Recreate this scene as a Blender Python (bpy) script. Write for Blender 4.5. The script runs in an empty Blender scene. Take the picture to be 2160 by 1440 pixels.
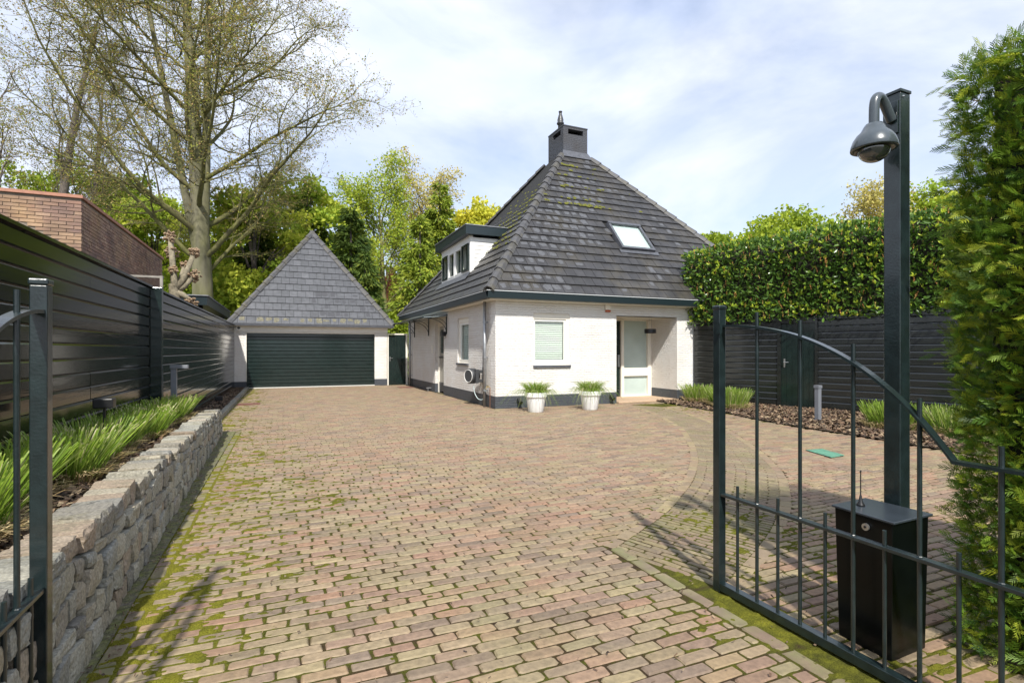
import bpy, math, random
import numpy as np
from mathutils import Vector, Matrix
random.seed(7); RG = np.random.default_rng(7)
S = bpy.context.scene; COL = S.collection
R_ = math.radians
# ------------------------------------------------------------ camera, sky, sun, exposure
FPX, CH, YAW = 1111.0, 1.45, R_(23.4)
cam = bpy.data.cameras.new('camera'); co = bpy.data.objects.new('camera', cam); COL.objects.link(co)
co.location = (0, 0, CH); co.rotation_euler = (R_(90), 0, -YAW)
cam.sensor_width = 36; cam.lens = FPX/2160*36; cam.shift_y = 19/2160; cam.clip_start = .05; cam.clip_end = 2000
S.camera = co
SUN_EL, SUN_AZ = R_(48), R_(17)      # azimuth from -Y towards -X
sd = Vector((-math.sin(SUN_AZ)*math.cos(SUN_EL), -math.cos(SUN_AZ)*math.cos(SUN_EL), math.sin(SUN_EL)))
w = bpy.data.worlds.new('World'); S.world = w; w.use_nodes = True
nt = w.node_tree; nt.nodes.clear()
def N(nt, t, **k):
    n = nt.nodes.new(t)
    for a, b in k.items(): setattr(n, a, b)
    return n
def Lk(nt, a, b): nt.links.new(a, b)
sky = N(nt, 'ShaderNodeTexSky', sky_type='NISHITA', sun_disc=False)
sky.sun_elevation = SUN_EL; sky.sun_rotation = math.pi + SUN_AZ
sky.air_density = 1.0; sky.dust_density = .6; sky.ozone_density = 1.6
bg = N(nt, 'ShaderNodeBackground'); bg.inputs[1].default_value = .11
out = N(nt, 'ShaderNodeOutputWorld')
tc = N(nt, 'ShaderNodeTexCoord'); mp = N(nt, 'ShaderNodeMapping'); mp.inputs['Scale'].default_value = (1, 1, 2.2)
mp.inputs['Location'].default_value = (.45, .2, .3)
no = N(nt, 'ShaderNodeTexNoise'); no.inputs['Scale'].default_value = 2.1; no.inputs['Detail'].default_value = 9; no.inputs['Roughness'].default_value = .54; no.inputs['Distortion'].default_value = .35
cr = N(nt, 'ShaderNodeValToRGB'); cr.color_ramp.elements[0].position = .38; cr.color_ramp.elements[1].position = .58
cr.color_ramp.elements[0].color = (.48, .48, .48, 1); cr.color_ramp.elements[1].color = (.97, .97, .97, 1)
no2 = N(nt, 'ShaderNodeTexNoise'); no2.inputs['Scale'].default_value = 3.1; no2.inputs['Detail'].default_value = 6
cr2 = N(nt, 'ShaderNodeValToRGB'); cr2.color_ramp.elements[0].position = .35; cr2.color_ramp.elements[1].position = .62
cr2.color_ramp.elements[0].color = (4.6, 5.15, 6.5, 1); cr2.color_ramp.elements[1].color = (5.9, 6.15, 6.7, 1)
mx = N(nt, 'ShaderNodeMix', data_type='RGBA')
Lk(nt, tc.outputs['Generated'], mp.inputs[0]); Lk(nt, mp.outputs[0], no.inputs[0]); Lk(nt, mp.outputs[0], no2.inputs[0])
Lk(nt, no.outputs[0], cr.inputs[0]); Lk(nt, no2.outputs[0], cr2.inputs[0])
Lk(nt, cr.outputs[0], mx.inputs[0]); Lk(nt, sky.outputs[0], mx.inputs[6]); Lk(nt, cr2.outputs[0], mx.inputs[7])
Lk(nt, mx.outputs[2], bg.inputs[0]); Lk(nt, bg.outputs[0], out.inputs[0])
sl = bpy.data.lights.new('sun', 'SUN'); sl.energy = 3.7; sl.angle = R_(1.5); sl.color = (1, .96, .89)
so = bpy.data.objects.new('sun', sl); COL.objects.link(so); so.rotation_euler = sd.to_track_quat('Z', 'Y').to_euler()
S.view_settings.view_transform = 'Standard'; S.view_settings.look = 'None'; S.view_settings.exposure = 0.78; S.view_settings.gamma = 1
S.view_settings.use_curve_mapping = False
S.cycles.max_bounces = 6; S.cycles.transparent_max_bounces = 12

FW = np.array([math.sin(YAW), math.cos(YAW)]); RT = np.array([math.cos(YAW), -math.sin(YAW)])
def proj(x, y, z):
    D = FW[0]*x + FW[1]*y
    return 1080 + FPX*(RT[0]*x + RT[1]*y)/D, 739 - (z-CH)*FPX/D, D
def at(u, D):        # world x, y at a bearing and distance
    s = (u-1080)/FPX; return (FW[0]+s*RT[0])*D, (FW[1]+s*RT[1])*D
# ------------------------------------------------------------ materials
def mat(name, col, rough=.6, spec=.5, metal=0, var=0, vscale=3, bump=0, bscale=40, coat=0, ramp=None, pat=None, rndamt=0, transl=0, col2=None, ndetail=5, stretch=None, lo=.35, hi=.65, vs2=None):
    m = bpy.data.materials.new(name); m.use_nodes = True; t = m.node_tree; b = t.nodes['Principled BSDF']
    b.inputs['Roughness'].default_value = rough; b.inputs['Metallic'].default_value = metal
    b.inputs['Specular IOR Level'].default_value = spec; b.inputs['Coat Weight'].default_value = coat
    b.inputs['Coat Roughness'].default_value = .08
    b.inputs['Base Color'].default_value = (*col, 1)
    g = N(t, 'ShaderNodeTexCoord'); geo = N(t, 'ShaderNodeNewGeometry')
    src = geo.outputs['Position']
    if stretch:
        mpp = N(t, 'ShaderNodeMapping'); mpp.inputs['Scale'].default_value = stretch; Lk(t, src, mpp.inputs[0]); src = mpp.outputs[0]
    cur = None
    if ramp:     # colours chosen by a per-piece random number
        at_ = N(t, 'ShaderNodeAttribute', attribute_name='rnd'); oi = N(t, 'ShaderNodeObjectInfo')
        ad = N(t, 'ShaderNodeMath', operation='ADD'); fr = N(t, 'ShaderNodeMath', operation='FRACT')
        Lk(t, at_.outputs['Fac'], ad.inputs[0]); Lk(t, oi.outputs['Random'], ad.inputs[1]); Lk(t, ad.outputs[0], fr.inputs[0])
        rr = N(t, 'ShaderNodeValToRGB'); els = rr.color_ramp.elements
        while len(els) < len(ramp): els.new(.5)
        for i, c in enumerate(ramp): els[i].position = i/(len(ramp)-1)*.98; els[i].color = (*c, 1)
        Lk(t, fr.outputs[0], rr.inputs[0]); cur = rr.outputs[0]
    if var or col2:
        n = N(t, 'ShaderNodeTexNoise'); n.inputs['Scale'].default_value = vscale; n.inputs['Detail'].default_value = ndetail; n.inputs['Roughness'].default_value = .62
        Lk(t, src, n.inputs[0])
        mr = N(t, 'ShaderNodeMapRange'); mr.inputs[1].default_value = lo; mr.inputs[2].default_value = hi
        Lk(t, n.outputs[0], mr.inputs[0])
        if col2:
            q = N(t, 'ShaderNodeMix', data_type='RGBA'); Lk(t, mr.outputs[0], q.inputs[0])
            if cur: Lk(t, cur, q.inputs[6])
            else: q.inputs[6].default_value = (*col, 1)
            q.inputs[7].default_value = (*col2, 1); cur = q.outputs[2]
        if var:
            n3 = N(t, 'ShaderNodeTexNoise'); n3.inputs['Scale'].default_value = vs2 or vscale*2.7; n3.inputs['Detail'].default_value = 6; Lk(t, src, n3.inputs[0])
            hs = N(t, 'ShaderNodeMapRange'); hs.inputs[1].default_value = .3; hs.inputs[2].default_value = .7; hs.inputs[3].default_value = 1-var; hs.inputs[4].default_value = 1+var
            Lk(t, n3.outputs[0], hs.inputs[0])
            q = N(t, 'ShaderNodeMix', data_type='RGBA', blend_type='MULTIPLY'); q.inputs[0].default_value = 1
            if cur: Lk(t, cur, q.inputs[6])
            else: q.inputs[6].default_value = (*col, 1)
            cmb = N(t, 'ShaderNodeCombineColor')
            for i in range(3): Lk(t, hs.outputs[0], cmb.inputs[i])
            Lk(t, cmb.outputs[0], q.inputs[7]); cur = q.outputs[2]
    if cur: Lk(t, cur, b.inputs['Base Color'])
    if bump:
        n = N(t, 'ShaderNodeTexNoise'); n.inputs['Scale'].default_value = bscale; n.inputs['Detail'].default_value = 5; Lk(t, src, n.inputs[0])
        bp = N(t, 'ShaderNodeBump'); bp.inputs['Strength'].default_value = 1; bp.inputs['Distance'].default_value = bump
        Lk(t, n.outputs[0], bp.inputs['Height']); Lk(t, bp.outputs[0], b.inputs['Normal'])
    if transl:
        tr = N(t, 'ShaderNodeBsdfTranslucent'); ms = N(t, 'ShaderNodeMixShader'); ms.inputs[0].default_value = transl
        if cur: Lk(t, cur, tr.inputs[0])
        else: tr.inputs[0].default_value = (*col, 1)
        o = t.nodes['Material Output']; Lk(t, b.outputs[0], ms.inputs[1]); Lk(t, tr.outputs[0], ms.inputs[2]); Lk(t, ms.outputs[0], o.inputs[0])
    return m
def brickmat(name, col, axis, mortar=None, bw=.215, bh=.0625, dist=.012, rough=.6, var=.06):
    """painted brickwork: fine relief only (bricks a few pixels high)"""
    m = bpy.data.materials.new(name); m.use_nodes = True; t = m.node_tree; b = t.nodes['Principled BSDF']
    b.inputs['Roughness'].default_value = rough
    geo = N(t, 'ShaderNodeNewGeometry'); sp = N(t, 'ShaderNodeSeparateXYZ'); cb = N(t, 'ShaderNodeCombineXYZ')
    Lk(t, geo.outputs['Position'], sp.inputs[0]); Lk(t, sp.outputs[0 if axis == 'x' else 1], cb.inputs[0]); Lk(t, sp.outputs[2], cb.inputs[1])
    nz = N(t, 'ShaderNodeTexNoise'); nz.inputs['Scale'].default_value = 9; nz.inputs['Detail'].default_value = 4; Lk(t, geo.outputs['Position'], nz.inputs[0])
    sc = N(t, 'ShaderNodeVectorMath', operation='SCALE'); sc.inputs['Scale'].default_value = .03; Lk(t, nz.outputs['Color'], sc.inputs[0])
    av = N(t, 'ShaderNodeVectorMath', operation='ADD'); Lk(t, cb.outputs[0], av.inputs[0]); Lk(t, sc.outputs[0], av.inputs[1])
    bt = N(t, 'ShaderNodeTexBrick'); bt.inputs['Scale'].default_value = 1; bt.inputs['Brick Width'].default_value = bw; bt.inputs['Row Height'].default_value = bh
    bt.inputs['Mortar Size'].default_value = .009; bt.inputs['Mortar Smooth'].default_value = .6
    bt.inputs['Color1'].default_value = (1, 1, 1, 1); bt.inputs['Color2'].default_value = (.55, .55, .55, 1); bt.inputs['Mortar'].default_value = (0, 0, 0, 1)
    Lk(t, av.outputs[0], bt.inputs[0])
    n2 = N(t, 'ShaderNodeTexNoise'); n2.inputs['Scale'].default_value = 28; n2.inputs['Detail'].default_value = 6; n2.inputs['Roughness'].default_value = .65; Lk(t, geo.outputs['Position'], n2.inputs[0])
    ad = N(t, 'ShaderNodeMath', operation='MULTIPLY_ADD'); Lk(t, bt.outputs[0], ad.inputs[0]); ad.inputs[1].default_value = .55; Lk(t, n2.outputs[0], ad.inputs[2])
    bp = N(t, 'ShaderNodeBump'); bp.inputs['Distance'].default_value = dist; bp.inputs['Strength'].default_value = 1
    Lk(t, ad.outputs[0], bp.inputs['Height']); Lk(t, bp.outputs[0], b.inputs['Normal'])
    n3 = N(t, 'ShaderNodeTexNoise'); n3.inputs['Scale'].default_value = 1.6; n3.inputs['Detail'].default_value = 7; Lk(t, geo.outputs['Position'], n3.inputs[0])
    mr = N(t, 'ShaderNodeMapRange'); mr.inputs[1].default_value = .35; mr.inputs[2].default_value = .7; Lk(t, n3.outputs[0], mr.inputs[0])
    q = N(t, 'ShaderNodeMix', data_type='RGBA'); Lk(t, mr.outputs[0], q.inputs[0]); q.inputs[6].default_value = (*col, 1)
    q.inputs[7].default_value = (*[c*(1-var*(1+.5*i)) for i, c in enumerate(col)], 1)
    Lk(t, q.outputs[2], b.inputs['Base Color'])
    return m
def glassmat(name, tint=(1, 1, 1), f=.12, body=0):
    m = bpy.data.materials.new(name); m.use_nodes = True; t = m.node_tree; t.nodes.clear()
    o = N(t, 'ShaderNodeOutputMaterial'); a = N(t, 'ShaderNodeBsdfTransparent'); a.inputs[0].default_value = (*tint, 1)
    g = N(t, 'ShaderNodeBsdfGlossy'); g.inputs['Roughness'].default_value = .02; ms = N(t, 'ShaderNodeMixShader')
    ms.inputs[0].default_value = f+.08
    Lk(t, a.outputs[0], ms.inputs[1]); Lk(t, g.outputs[0], ms.inputs[2]); Lk(t, ms.outputs[0], o.inputs[0])
    return m
M = {}
M['whitex'] = brickmat('white_painted_brick_x', (.80, .785, .75), 'x', dist=.026, var=.08)
M['whitey'] = brickmat('white_painted_brick_y', (.79, .77, .735), 'y', dist=.045, var=.08)
M['greyx'] = brickmat('grey_painted_brick_x', (.058, .066, .078), 'x', dist=.012, rough=.5)
M['greyy'] = brickmat('grey_painted_brick_y', (.058, .066, .078), 'y', dist=.012, rough=.5)
M['cream'] = mat('cream_paint', (.76, .72, .63), .45, var=.03)
M['white'] = mat('white_paint', (.80, .79, .75), .4, var=.03)
M['green'] = mat('dark_green_gloss', (.009, .018, .016), .22, var=.25, vscale=2, bump=.0006, bscale=60, coat=.3)
M['fence'] = mat('black_green_fence_paint', (.003, .0055, .0045), .13, var=.3, vscale=1.5, bump=.0012, bscale=9, coat=.1, spec=.42, stretch=(1, .3, 2.5))
M['fence2'] = mat('black_fence_paint', (.014, .016, .015), .24, var=.3, vscale=1.5, bump=.0015, bscale=8, coat=.35, stretch=(1, .3, 3))
M['iron'] = mat('dark_green_painted_steel', (.010, .018, .019), .3, var=.3, vscale=6, bump=.0012, bscale=90, coat=.4)
M['gutter'] = mat('blue_black_gutter', (.012, .022, .026), .35)
M['zinc'] = mat('zinc', (.33, .34, .35), .42, metal=.7, var=.2, vscale=5)
M['lead'] = mat('lead_flashing', (.10, .105, .12), .5, metal=.3, var=.2)
M['tile'] = mat('dark_concrete_tile', (.1, .1, .1), .5, ramp=[(.028, .0275, .0285), (.039, .038, .0395), (.032, .0315, .032), (.047, .046, .047), (.031, .030, .031)], col2=(.058, .050, .034), vscale=1.1, var=.3, bump=.004, bscale=45, lo=.48, hi=.8)
M['tileg'] = mat('slate_grey_tile', (.1, .1, .1), .5, ramp=[(.057, .060, .067), (.072, .075, .083), (.063, .066, .074), (.082, .085, .094)], var=.22, vscale=3, bump=.003, bscale=50, spec=.5)
M['patch'] = mat('pale_weather_bloom', (.085, .086, .09), .38, var=.3, vscale=10)
M['lichen'] = mat('pale_lichen', (.14, .13, .09), .9, var=.5, vscale=9)
M['ridge'] = mat('weathered_ridge_tile', (.062, .062, .066), .6, col2=(.09, .08, .05), vscale=3, var=.25, bump=.004, bscale=40, lo=.45, hi=.75)
M['chim'] = brickmat('chimney_brick', (.060, .066, .082), 'x', dist=.014, rough=.6, var=.2)
M['chimy'] = brickmat('chimney_brick_side', (.060, .066, .082), 'y', dist=.014, rough=.6, var=.2)
M['black'] = mat('black_plastic', (.012, .012, .013), .4)
M['dark'] = mat('dark_interior', (.01, .01, .01), .9)
M['grey'] = mat('grey_metal', (.16, .17, .19), .45, var=.08)
M['anth'] = mat('anthracite_plastic', (.045, .047, .05), .4)
M['steel'] = mat('brushed_steel', (.55, .55, .54), .3, metal=.9)
M['pot'] = mat('white_pot', (.82, .82, .80), .45, var=.02)
M['blind'] = mat('blind_slat', (.74, .78, .72), .5)
M['frost'] = mat('frosted_glass', (.42, .50, .47), .12, spec=.6, var=.05, vscale=1)
M['skyl'] = mat('skylight_blind', (.72, .76, .80), .25, spec=.8)
M['glass'] = glassmat('window_glass', (.93, .97, .94), .06)
M['curtain'] = mat('curtain', (.10, .13, .11), .8, var=.3, vscale=3)
M['orange'] = mat('orange_plastic', (.45, .09, .03), .4)
M['slab'] = mat('tan_step', (.46, .33, .22), .7, var=.12, vscale=5, bump=.002)
M['terra'] = mat('terracotta_coping', (.36, .17, .11), .7, var=.15, vscale=4)
BR = [(.200, .138, .108), (.275, .180, .145), (.195, .150, .130), (.285, .215, .165), (.160, .122, .108), (.250, .150, .118), (.275, .225, .155), (.185, .140, .128), (.240, .145, .120), (.215, .185, .130), (.260, .175, .150), (.145, .108, .095), (.255, .200, .150)]
BR = [(a*1.0, b*.985, c*.79) for a, b, c in BR]
M['paver'] = mat('clay_paver', (.2, .2, .2), .68, ramp=BR, col2=(.20, .165, .085), vscale=1.3, var=.20, bump=.003, bscale=60, vs2=30, lo=.50, hi=.78)
M['paverY'] = mat('clay_paver_yellowish', (.2, .2, .2), .68, ramp=[(.205, .155, .095), (.175, .125, .085), (.235, .185, .10), (.165, .125, .085), (.21, .145, .10), (.18, .15, .10), (.25, .20, .12)], col2=(.155, .14, .06), vscale=1.6, var=.20, bump=.003, bscale=60, vs2=30, lo=.45, hi=.75)
M['bandb'] = mat('band_paver', (.2, .2, .2), .7, ramp=[(.25, .195, .105), (.21, .155, .105), (.29, .235, .12), (.22, .15, .10)], var=.15, bump=.003, bscale=60)
M['edgeb'] = mat('edge_paver', (.2, .2, .2), .7, ramp=[(.20, .125, .095), (.175, .13, .10), (.21, .155, .11), (.14, .085, .07)], col2=(.17, .165, .07), vscale=3, var=.2, bump=.003, bscale=60)
M['rbrick'] = mat('old_red_brick', (.2, .1, .08), .8, ramp=[(.27, .165, .115), (.23, .13, .095), (.33, .22, .155), (.20, .12, .095), (.29, .19, .135), (.175, .11, .09)], col2=(.34, .22, .10), vscale=.9, var=.25, bump=.005, bscale=50, lo=.5, hi=.8)
M['mortar'] = mat('mortar', (.22, .18, .14), .9, var=.2)
M['stone'] = mat('granite_cobble', (.3, .3, .3), .75, ramp=[(.25, .24, .195), (.32, .305, .25), (.20, .195, .165), (.31, .285, .215), (.26, .20, .145), (.35, .335, .28), (.29, .25, .175), (.25, .25, .22), (.17, .16, .14), (.30, .265, .20)], col2=(.17, .155, .10), vscale=9, var=.35, vs2=70, bump=.010, bscale=40, lo=.5, hi=.8)
M['joint'] = mat('wall_mortar', (.17, .155, .09), .9, var=.3, vscale=9, bump=.01, bscale=20)
M['soil'] = mat('soil', (.05, .035, .025), .95, col2=(.10, .075, .045), vscale=8, bump=.02, bscale=15)
M['ground'] = mat('garden_ground', (.06, .075, .03), .95, col2=(.05, .04, .03), vscale=.4)
M['chip'] = mat('bark_chip', (.1, .07, .04), .85, ramp=[(.045, .028, .019), (.13, .08, .045), (.20, .135, .08), (.03, .02, .015), (.15, .085, .05), (.30, .23, .14)])
M['blade'] = mat('grass_blade', (.1, .2, .03), .5, ramp=[(.19, .31, .03), (.28, .41, .04), (.11, .21, .02), (.38, .45, .10), (.23, .34, .04), (.15, .26, .03), (.62, .56, .32)], transl=.4)
M['straw'] = mat('straw', (.4, .3, .15), .7, ramp=[(.42, .32, .16), (.50, .40, .22), (.33, .22, .10), (.30, .30, .10)], transl=.2)
M['bark'] = mat('beech_bark', (.165, .15, .10), .8, col2=(.10, .10, .03), vscale=.9, var=.4, bump=.03, bscale=4, stretch=(1, 1, .25))
M['bark2'] = mat('mossy_branch_bark', (.105, .092, .042), .85, col2=(.15, .15, .04), vscale=2, var=.3)
M['barkd'] = mat('brown_bark', (.12, .10, .085), .9, var=.3, bump=.02, bscale=8)
def leafm(name, cols, tr=.35, rough=.5):
    cols = [tuple(min(.62, k*m_) for k, m_ in zip(c, (2.05, 1.85, 1.6))) for c in cols]
    return mat(name, cols[0], rough, ramp=cols, transl=tr, spec=.35)
M['bud'] = leafm('copper_bud', [(.20, .15, .07), (.16, .18, .035), (.24, .19, .09), (.15, .11, .05), (.19, .22, .04), (.13, .17, .03)], .4, .7)
M['lf_yg'] = leafm('yellow_green_leaf', [(.20, .27, .03), (.14, .22, .025), (.27, .31, .04), (.10, .17, .02)], .42, .75)
M['lf_g'] = leafm('fresh_green_leaf', [(.12, .185, .016), (.18, .25, .022), (.085, .14, .014), (.23, .29, .03)], .45, .75)
M['lf_d'] = leafm('dark_conifer_leaf', [(.028, .058, .014), (.065, .105, .018), (.04, .08, .018), (.11, .145, .022)], .3, .75)
M['lf_c'] = leafm('bright_conifer_leaf', [(.06, .105, .014), (.13, .18, .02), (.09, .14, .016), (.20, .24, .03)], .3, .75)
M['lf_b'] = leafm('brownish_sparse_leaf', [(.30, .26, .09), (.22, .22, .06), (.36, .30, .12)], .35, .75)
M['lf_y'] = leafm('golden_leaf', [(.30, .30, .03), (.38, .33, .04), (.22, .25, .03)], .42, .75)
M['lau'] = leafm('laurel_leaf', [(.026, .062, .012), (.045, .095, .017), (.030, .070, .015), (.075, .13, .024)], .2, .24)
M['lau2'] = leafm('young_laurel_leaf', [(.20, .30, .03), (.28, .36, .04), (.13, .24, .025)], .35, .45)
M['spike'] = leafm('rusty_flower_spike', [(.34, .18, .06), (.26, .13, .05), (.40, .25, .09)], .1, .8)
M['thu'] = leafm('thuja_spray', [(.020, .055, .008), (.060, .130, .014), (.115, .19, .02), (.036, .088, .012), (.22, .27, .026), (.014, .042, .007)], .45, .5)
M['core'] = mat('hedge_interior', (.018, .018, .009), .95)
M['twig'] = mat('dead_twig', (.20, .13, .085), .9)
M['moss'] = None
# ------------------------------------------------------------ mesh builder
class MB:
    def __init__(s): s.v = []; s.n = 0; s.f = []; s.r = []
    def add(s, V, F, r=0.0):
        V = np.asarray(V, dtype=np.float64).reshape(-1, 3); s.v.append(V)
        if isinstance(F, np.ndarray): Fs = [F]
        else:
            d = {}
            for f in F: d.setdefault(len(f), []).append(f)
            Fs = [np.array(x) for x in d.values()]
        for a in Fs:
            s.f.append(a + s.n)
            s.r.append(np.full(len(a), r) if np.isscalar(r) else np.asarray(r))
        s.n += len(V); return s
    def box(s, x0, x1, y0, y1, z0, z1, r=0.0):
        V = [(x, y, z) for z in (z0, z1) for x, y in ((x0, y0), (x1, y0), (x1, y1), (x0, y1))]
        return s.add(V, [[0, 3, 2, 1], [4, 5, 6, 7], [0, 1, 5, 4], [1, 2, 6, 5], [2, 3, 7, 6], [3, 0, 4, 7]], r)
    def prism(s, poly, p0, ax, ay, az, L, r=0.0):
        """poly (a,b) in plane ax,ay at p0, extruded along az by L"""
        p0, ax, ay, az = map(np.array, (p0, ax, ay, az)); n = len(poly)
        b = np.array([p0 + a*ax + c*ay for a, c in poly]); V = np.vstack([b, b + az*L])
        F = [list(range(n))[::-1], list(range(n, 2*n))] + [[i, (i+1) % n, n+(i+1) % n, n+i] for i in range(n)]
        return s.add(V, F, r)
    def tube(s, P, rad, n=8, cap=True, r=0.0, sq=None):
        P = np.asarray(P, float); k = len(P); rad = np.broadcast_to(np.asarray(rad, float), (k,))
        T = np.gradient(P, axis=0); T /= np.linalg.norm(T, axis=1)[:, None] + 1e-12
        ref = np.array([0, 0, 1.0]) if abs(T[0, 2]) < .9 else np.array([1.0, 0, 0])
        A = np.empty_like(P)
        for i in range(k):
            a = ref - T[i]*ref.dot(T[i]); a /= np.linalg.norm(a)+1e-12; A[i] = a; ref = a
        B = np.cross(T, A); th = np.arange(n)*2*math.pi/n + (math.pi/4 if n == 4 else 0)
        V = P[:, None, :] + rad[:, None, None]*(np.cos(th)[None, :, None]*A[:, None, :] + np.sin(th)[None, :, None]*B[:, None, :])
        i = np.arange(k-1)[:, None]*n; j = np.arange(n)[None, :]; j2 = (j+1) % n
        F = np.stack([i+j, i+j2, i+n+j2, i+n+j], -1).reshape(-1, 4)
        s.add(V.reshape(-1, 3), F, r)
        if cap: s.f.append(np.array([list(range(n))[::-1], list(range((k-1)*n, k*n))]) + s.n - k*n); s.r.append(np.full(2, r if np.isscalar(r) else 0))
        return s
    def lathe(s, prof, c, n=24, axis='z', r=0.0):
        k = len(prof); th = np.arange(n)*2*math.pi/n; pr = np.array(prof, float)
        if axis == 'z': V = np.stack([pr[:, 0][:, None]*np.cos(th), pr[:, 0][:, None]*np.sin(th), np.repeat(pr[:, 1][:, None], n, 1)], -1)
        else: V = np.stack([np.repeat(pr[:, 1][:, None], n, 1), pr[:, 0][:, None]*np.cos(th), pr[:, 0][:, None]*np.sin(th)], -1)
        i = np.arange(k-1)[:, None]*n; j = np.arange(n)[None, :]; j2 = (j+1) % n
        return s.add(V.reshape(-1, 3) + np.array(c), np.stack([i+j, i+j2, i+n+j2, i+n+j], -1).reshape(-1, 4), r)
    def build(s, name, m, parent=None, org=None, smooth=False, kind=None):
        V = np.vstack(s.v); o0 = np.array(org if org is not None else ((0, 0, 0) if parent is None else WO[parent.name]), float)
        V = V - o0
        me = bpy.data.meshes.new(name); me.vertices.add(len(V)); me.vertices.foreach_set('co', V.ravel())
        ls = np.concatenate([np.full(len(a), a.shape[1]) for a in s.f]); lp = np.concatenate([a.ravel() for a in s.f])
        me.loops.add(len(lp)); me.loops.foreach_set('vertex_index', lp.astype(np.int32))
        me.polygons.add(len(ls)); st = np.concatenate([[0], np.cumsum(ls)[:-1]])
        me.polygons.foreach_set('loop_start', st.astype(np.int32))
        try: me.polygons.foreach_set('loop_total', ls.astype(np.int32))
        except Exception: pass
        me.update(calc_edges=True)
        rr = np.concatenate(s.r)
        if rr.any():
            a = me.attributes.new('rnd', 'FLOAT', 'FACE'); a.data.foreach_set('value', rr.astype(np.float32))
        me.polygons.foreach_set('use_smooth', np.full(len(ls), bool(smooth)))
        me.materials.append(m); me.validate()
        return place(name, me, o0, parent, kind)
WO = {}
def place(name, me, worg, parent=None, kind=None):
    o = bpy.data.objects.new(name, me); COL.objects.link(o); worg = np.array(worg, float)
    if parent is not None: o.parent = parent; o.location = worg - WO[parent.name]
    else: o.location = worg
    WO[o.name] = worg
    if kind: o['kind'] = kind
    return o
def thing(name, label, cat, loc=(0, 0, 0), group=None):
    o = place(name, None, loc); tag(o, label, cat, group); return o
def tag(o, label, cat, group=None):
    o['label'] = label; o['category'] = cat
    if group: o['group'] = group
    return o
def bevel(o, wd=.004, seg=2):
    m = o.modifiers.new('b', 'BEVEL'); m.width = wd; m.segments = seg; m.limit_method = 'ANGLE'; return o
def wnoise(x, y, seed=0):
    """2-D value noise in numpy"""
    def h(i, j): 
        v = np.sin(i*127.1 + j*311.7 + seed*74.7)*43758.5453; return v - np.floor(v)
    i = np.floor(x); j = np.floor(y); u = x-i; v = y-j; u = u*u*(3-2*u); v = v*v*(3-2*v)
    return (h(i, j)*(1-u) + h(i+1, j)*u)*(1-v) + (h(i, j+1)*(1-u) + h(i+1, j+1)*u)*v
def fbm(x, y, seed=0, o=4):
    a = .5; t = 0; s = 0
    for k in range(o): t = t + a*wnoise(x, y, seed+k); s += a; a *= .55; x = x*2.1; y = y*2.1
    return t/s
# ------------------------------------------------------------ ground and driveway
def struct(o): o['kind'] = 'structure'; return o
g = MB().add([(-300, -300, -.05), (300, -300, -.05), (300, 300, -.05), (-300, 300, -.05)], [[0, 1, 2, 3]]).build('ground', M['ground']); struct(g)
def xw(y): return -.83 - .02*(y-2.5)       # foot of the stone wall
INN = [(2.20, 3.30), (2.62, 3.53), (3.17, 3.85), (4.2, 4.66), (5.0, 5.45), (5.65, 6.2), (6.74, 7.66), (7.5, 9.1), (8.0, 10.3), (8.38, 11.6)]
OUT = [(2.50, 2.42), (3.05, 2.7), (3.64, 3.03), (4.4, 3.57), (5.36, 4.41), (6.31, 5.59), (7.32, 7.1), (7.95, 8.2), (8.5, 9.5), (8.95, 10.9)]
def resamp(P, n):
    P = np.array(P); d = np.r_[0, np.cumsum(np.linalg.norm(np.diff(P, axis=0), axis=1))]
    t = np.linspace(0, d[-1], n)
    q = np.stack([np.interp(t, d, P[:, 0]), np.interp(t, d, P[:, 1])], 1)
    for _ in range(max(2, n//30)):
        q[1:-1] = (q[:-2] + q[1:-1]*2 + q[2:])/4
    return q
IN = resamp(INN, 160); OU = resamp(OUT, 160)
def inpoly(x, y, poly):
    c = np.zeros(np.shape(x), bool); n = len(poly)
    for i in range(n):
        x0, y0 = poly[i]; x1, y1 = poly[(i+1) % n]
        k = ((y0 > y) != (y1 > y)) & (x < (x1-x0)*(y-y0)/(y1-y0+1e-12)+x0); c ^= k
    return c
STRIP = np.vstack([IN[::8], OU[::-8]])
BED = [(10.55, 12.2), (9.72, 12.15), (9.52, 10.63), (9.35, 9.12), (9.05, 8.02), (8.9, 6.84), (8.9, 5.98), (8.75, 4.52), (8.6, 3.0), (13.6, 3.0), (12.7, 6.5), (11.1, 12.2)]
drv = MB()
drv.add([(-1.3, .3, -.012), (13.5, .3, -.012), (13.5, 22.6, -.012), (-1.3, 22.6, -.012)], [[0, 1, 2, 3]])
M['sand'] = mat('joint_sand', (.10, .075, .05), .95, col2=(.12, .11, .03), vscale=5, var=.3, bump=.01, bscale=60)
driveway = struct(drv.build('driveway', M['sand']))
bricks = []   # cx, cy, angle, length, width, kind
def edge_x(y): return np.where(y < 10.6, -.70 - .0*y, -1.17)
rp, bp_ = .079, .212
row = 0; y = .45
def xin(y): return float(np.interp(y, IN[:, 1], IN[:, 0]))
def xout(y): return float(np.interp(y, OU[:, 1], OU[:, 0]))
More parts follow.
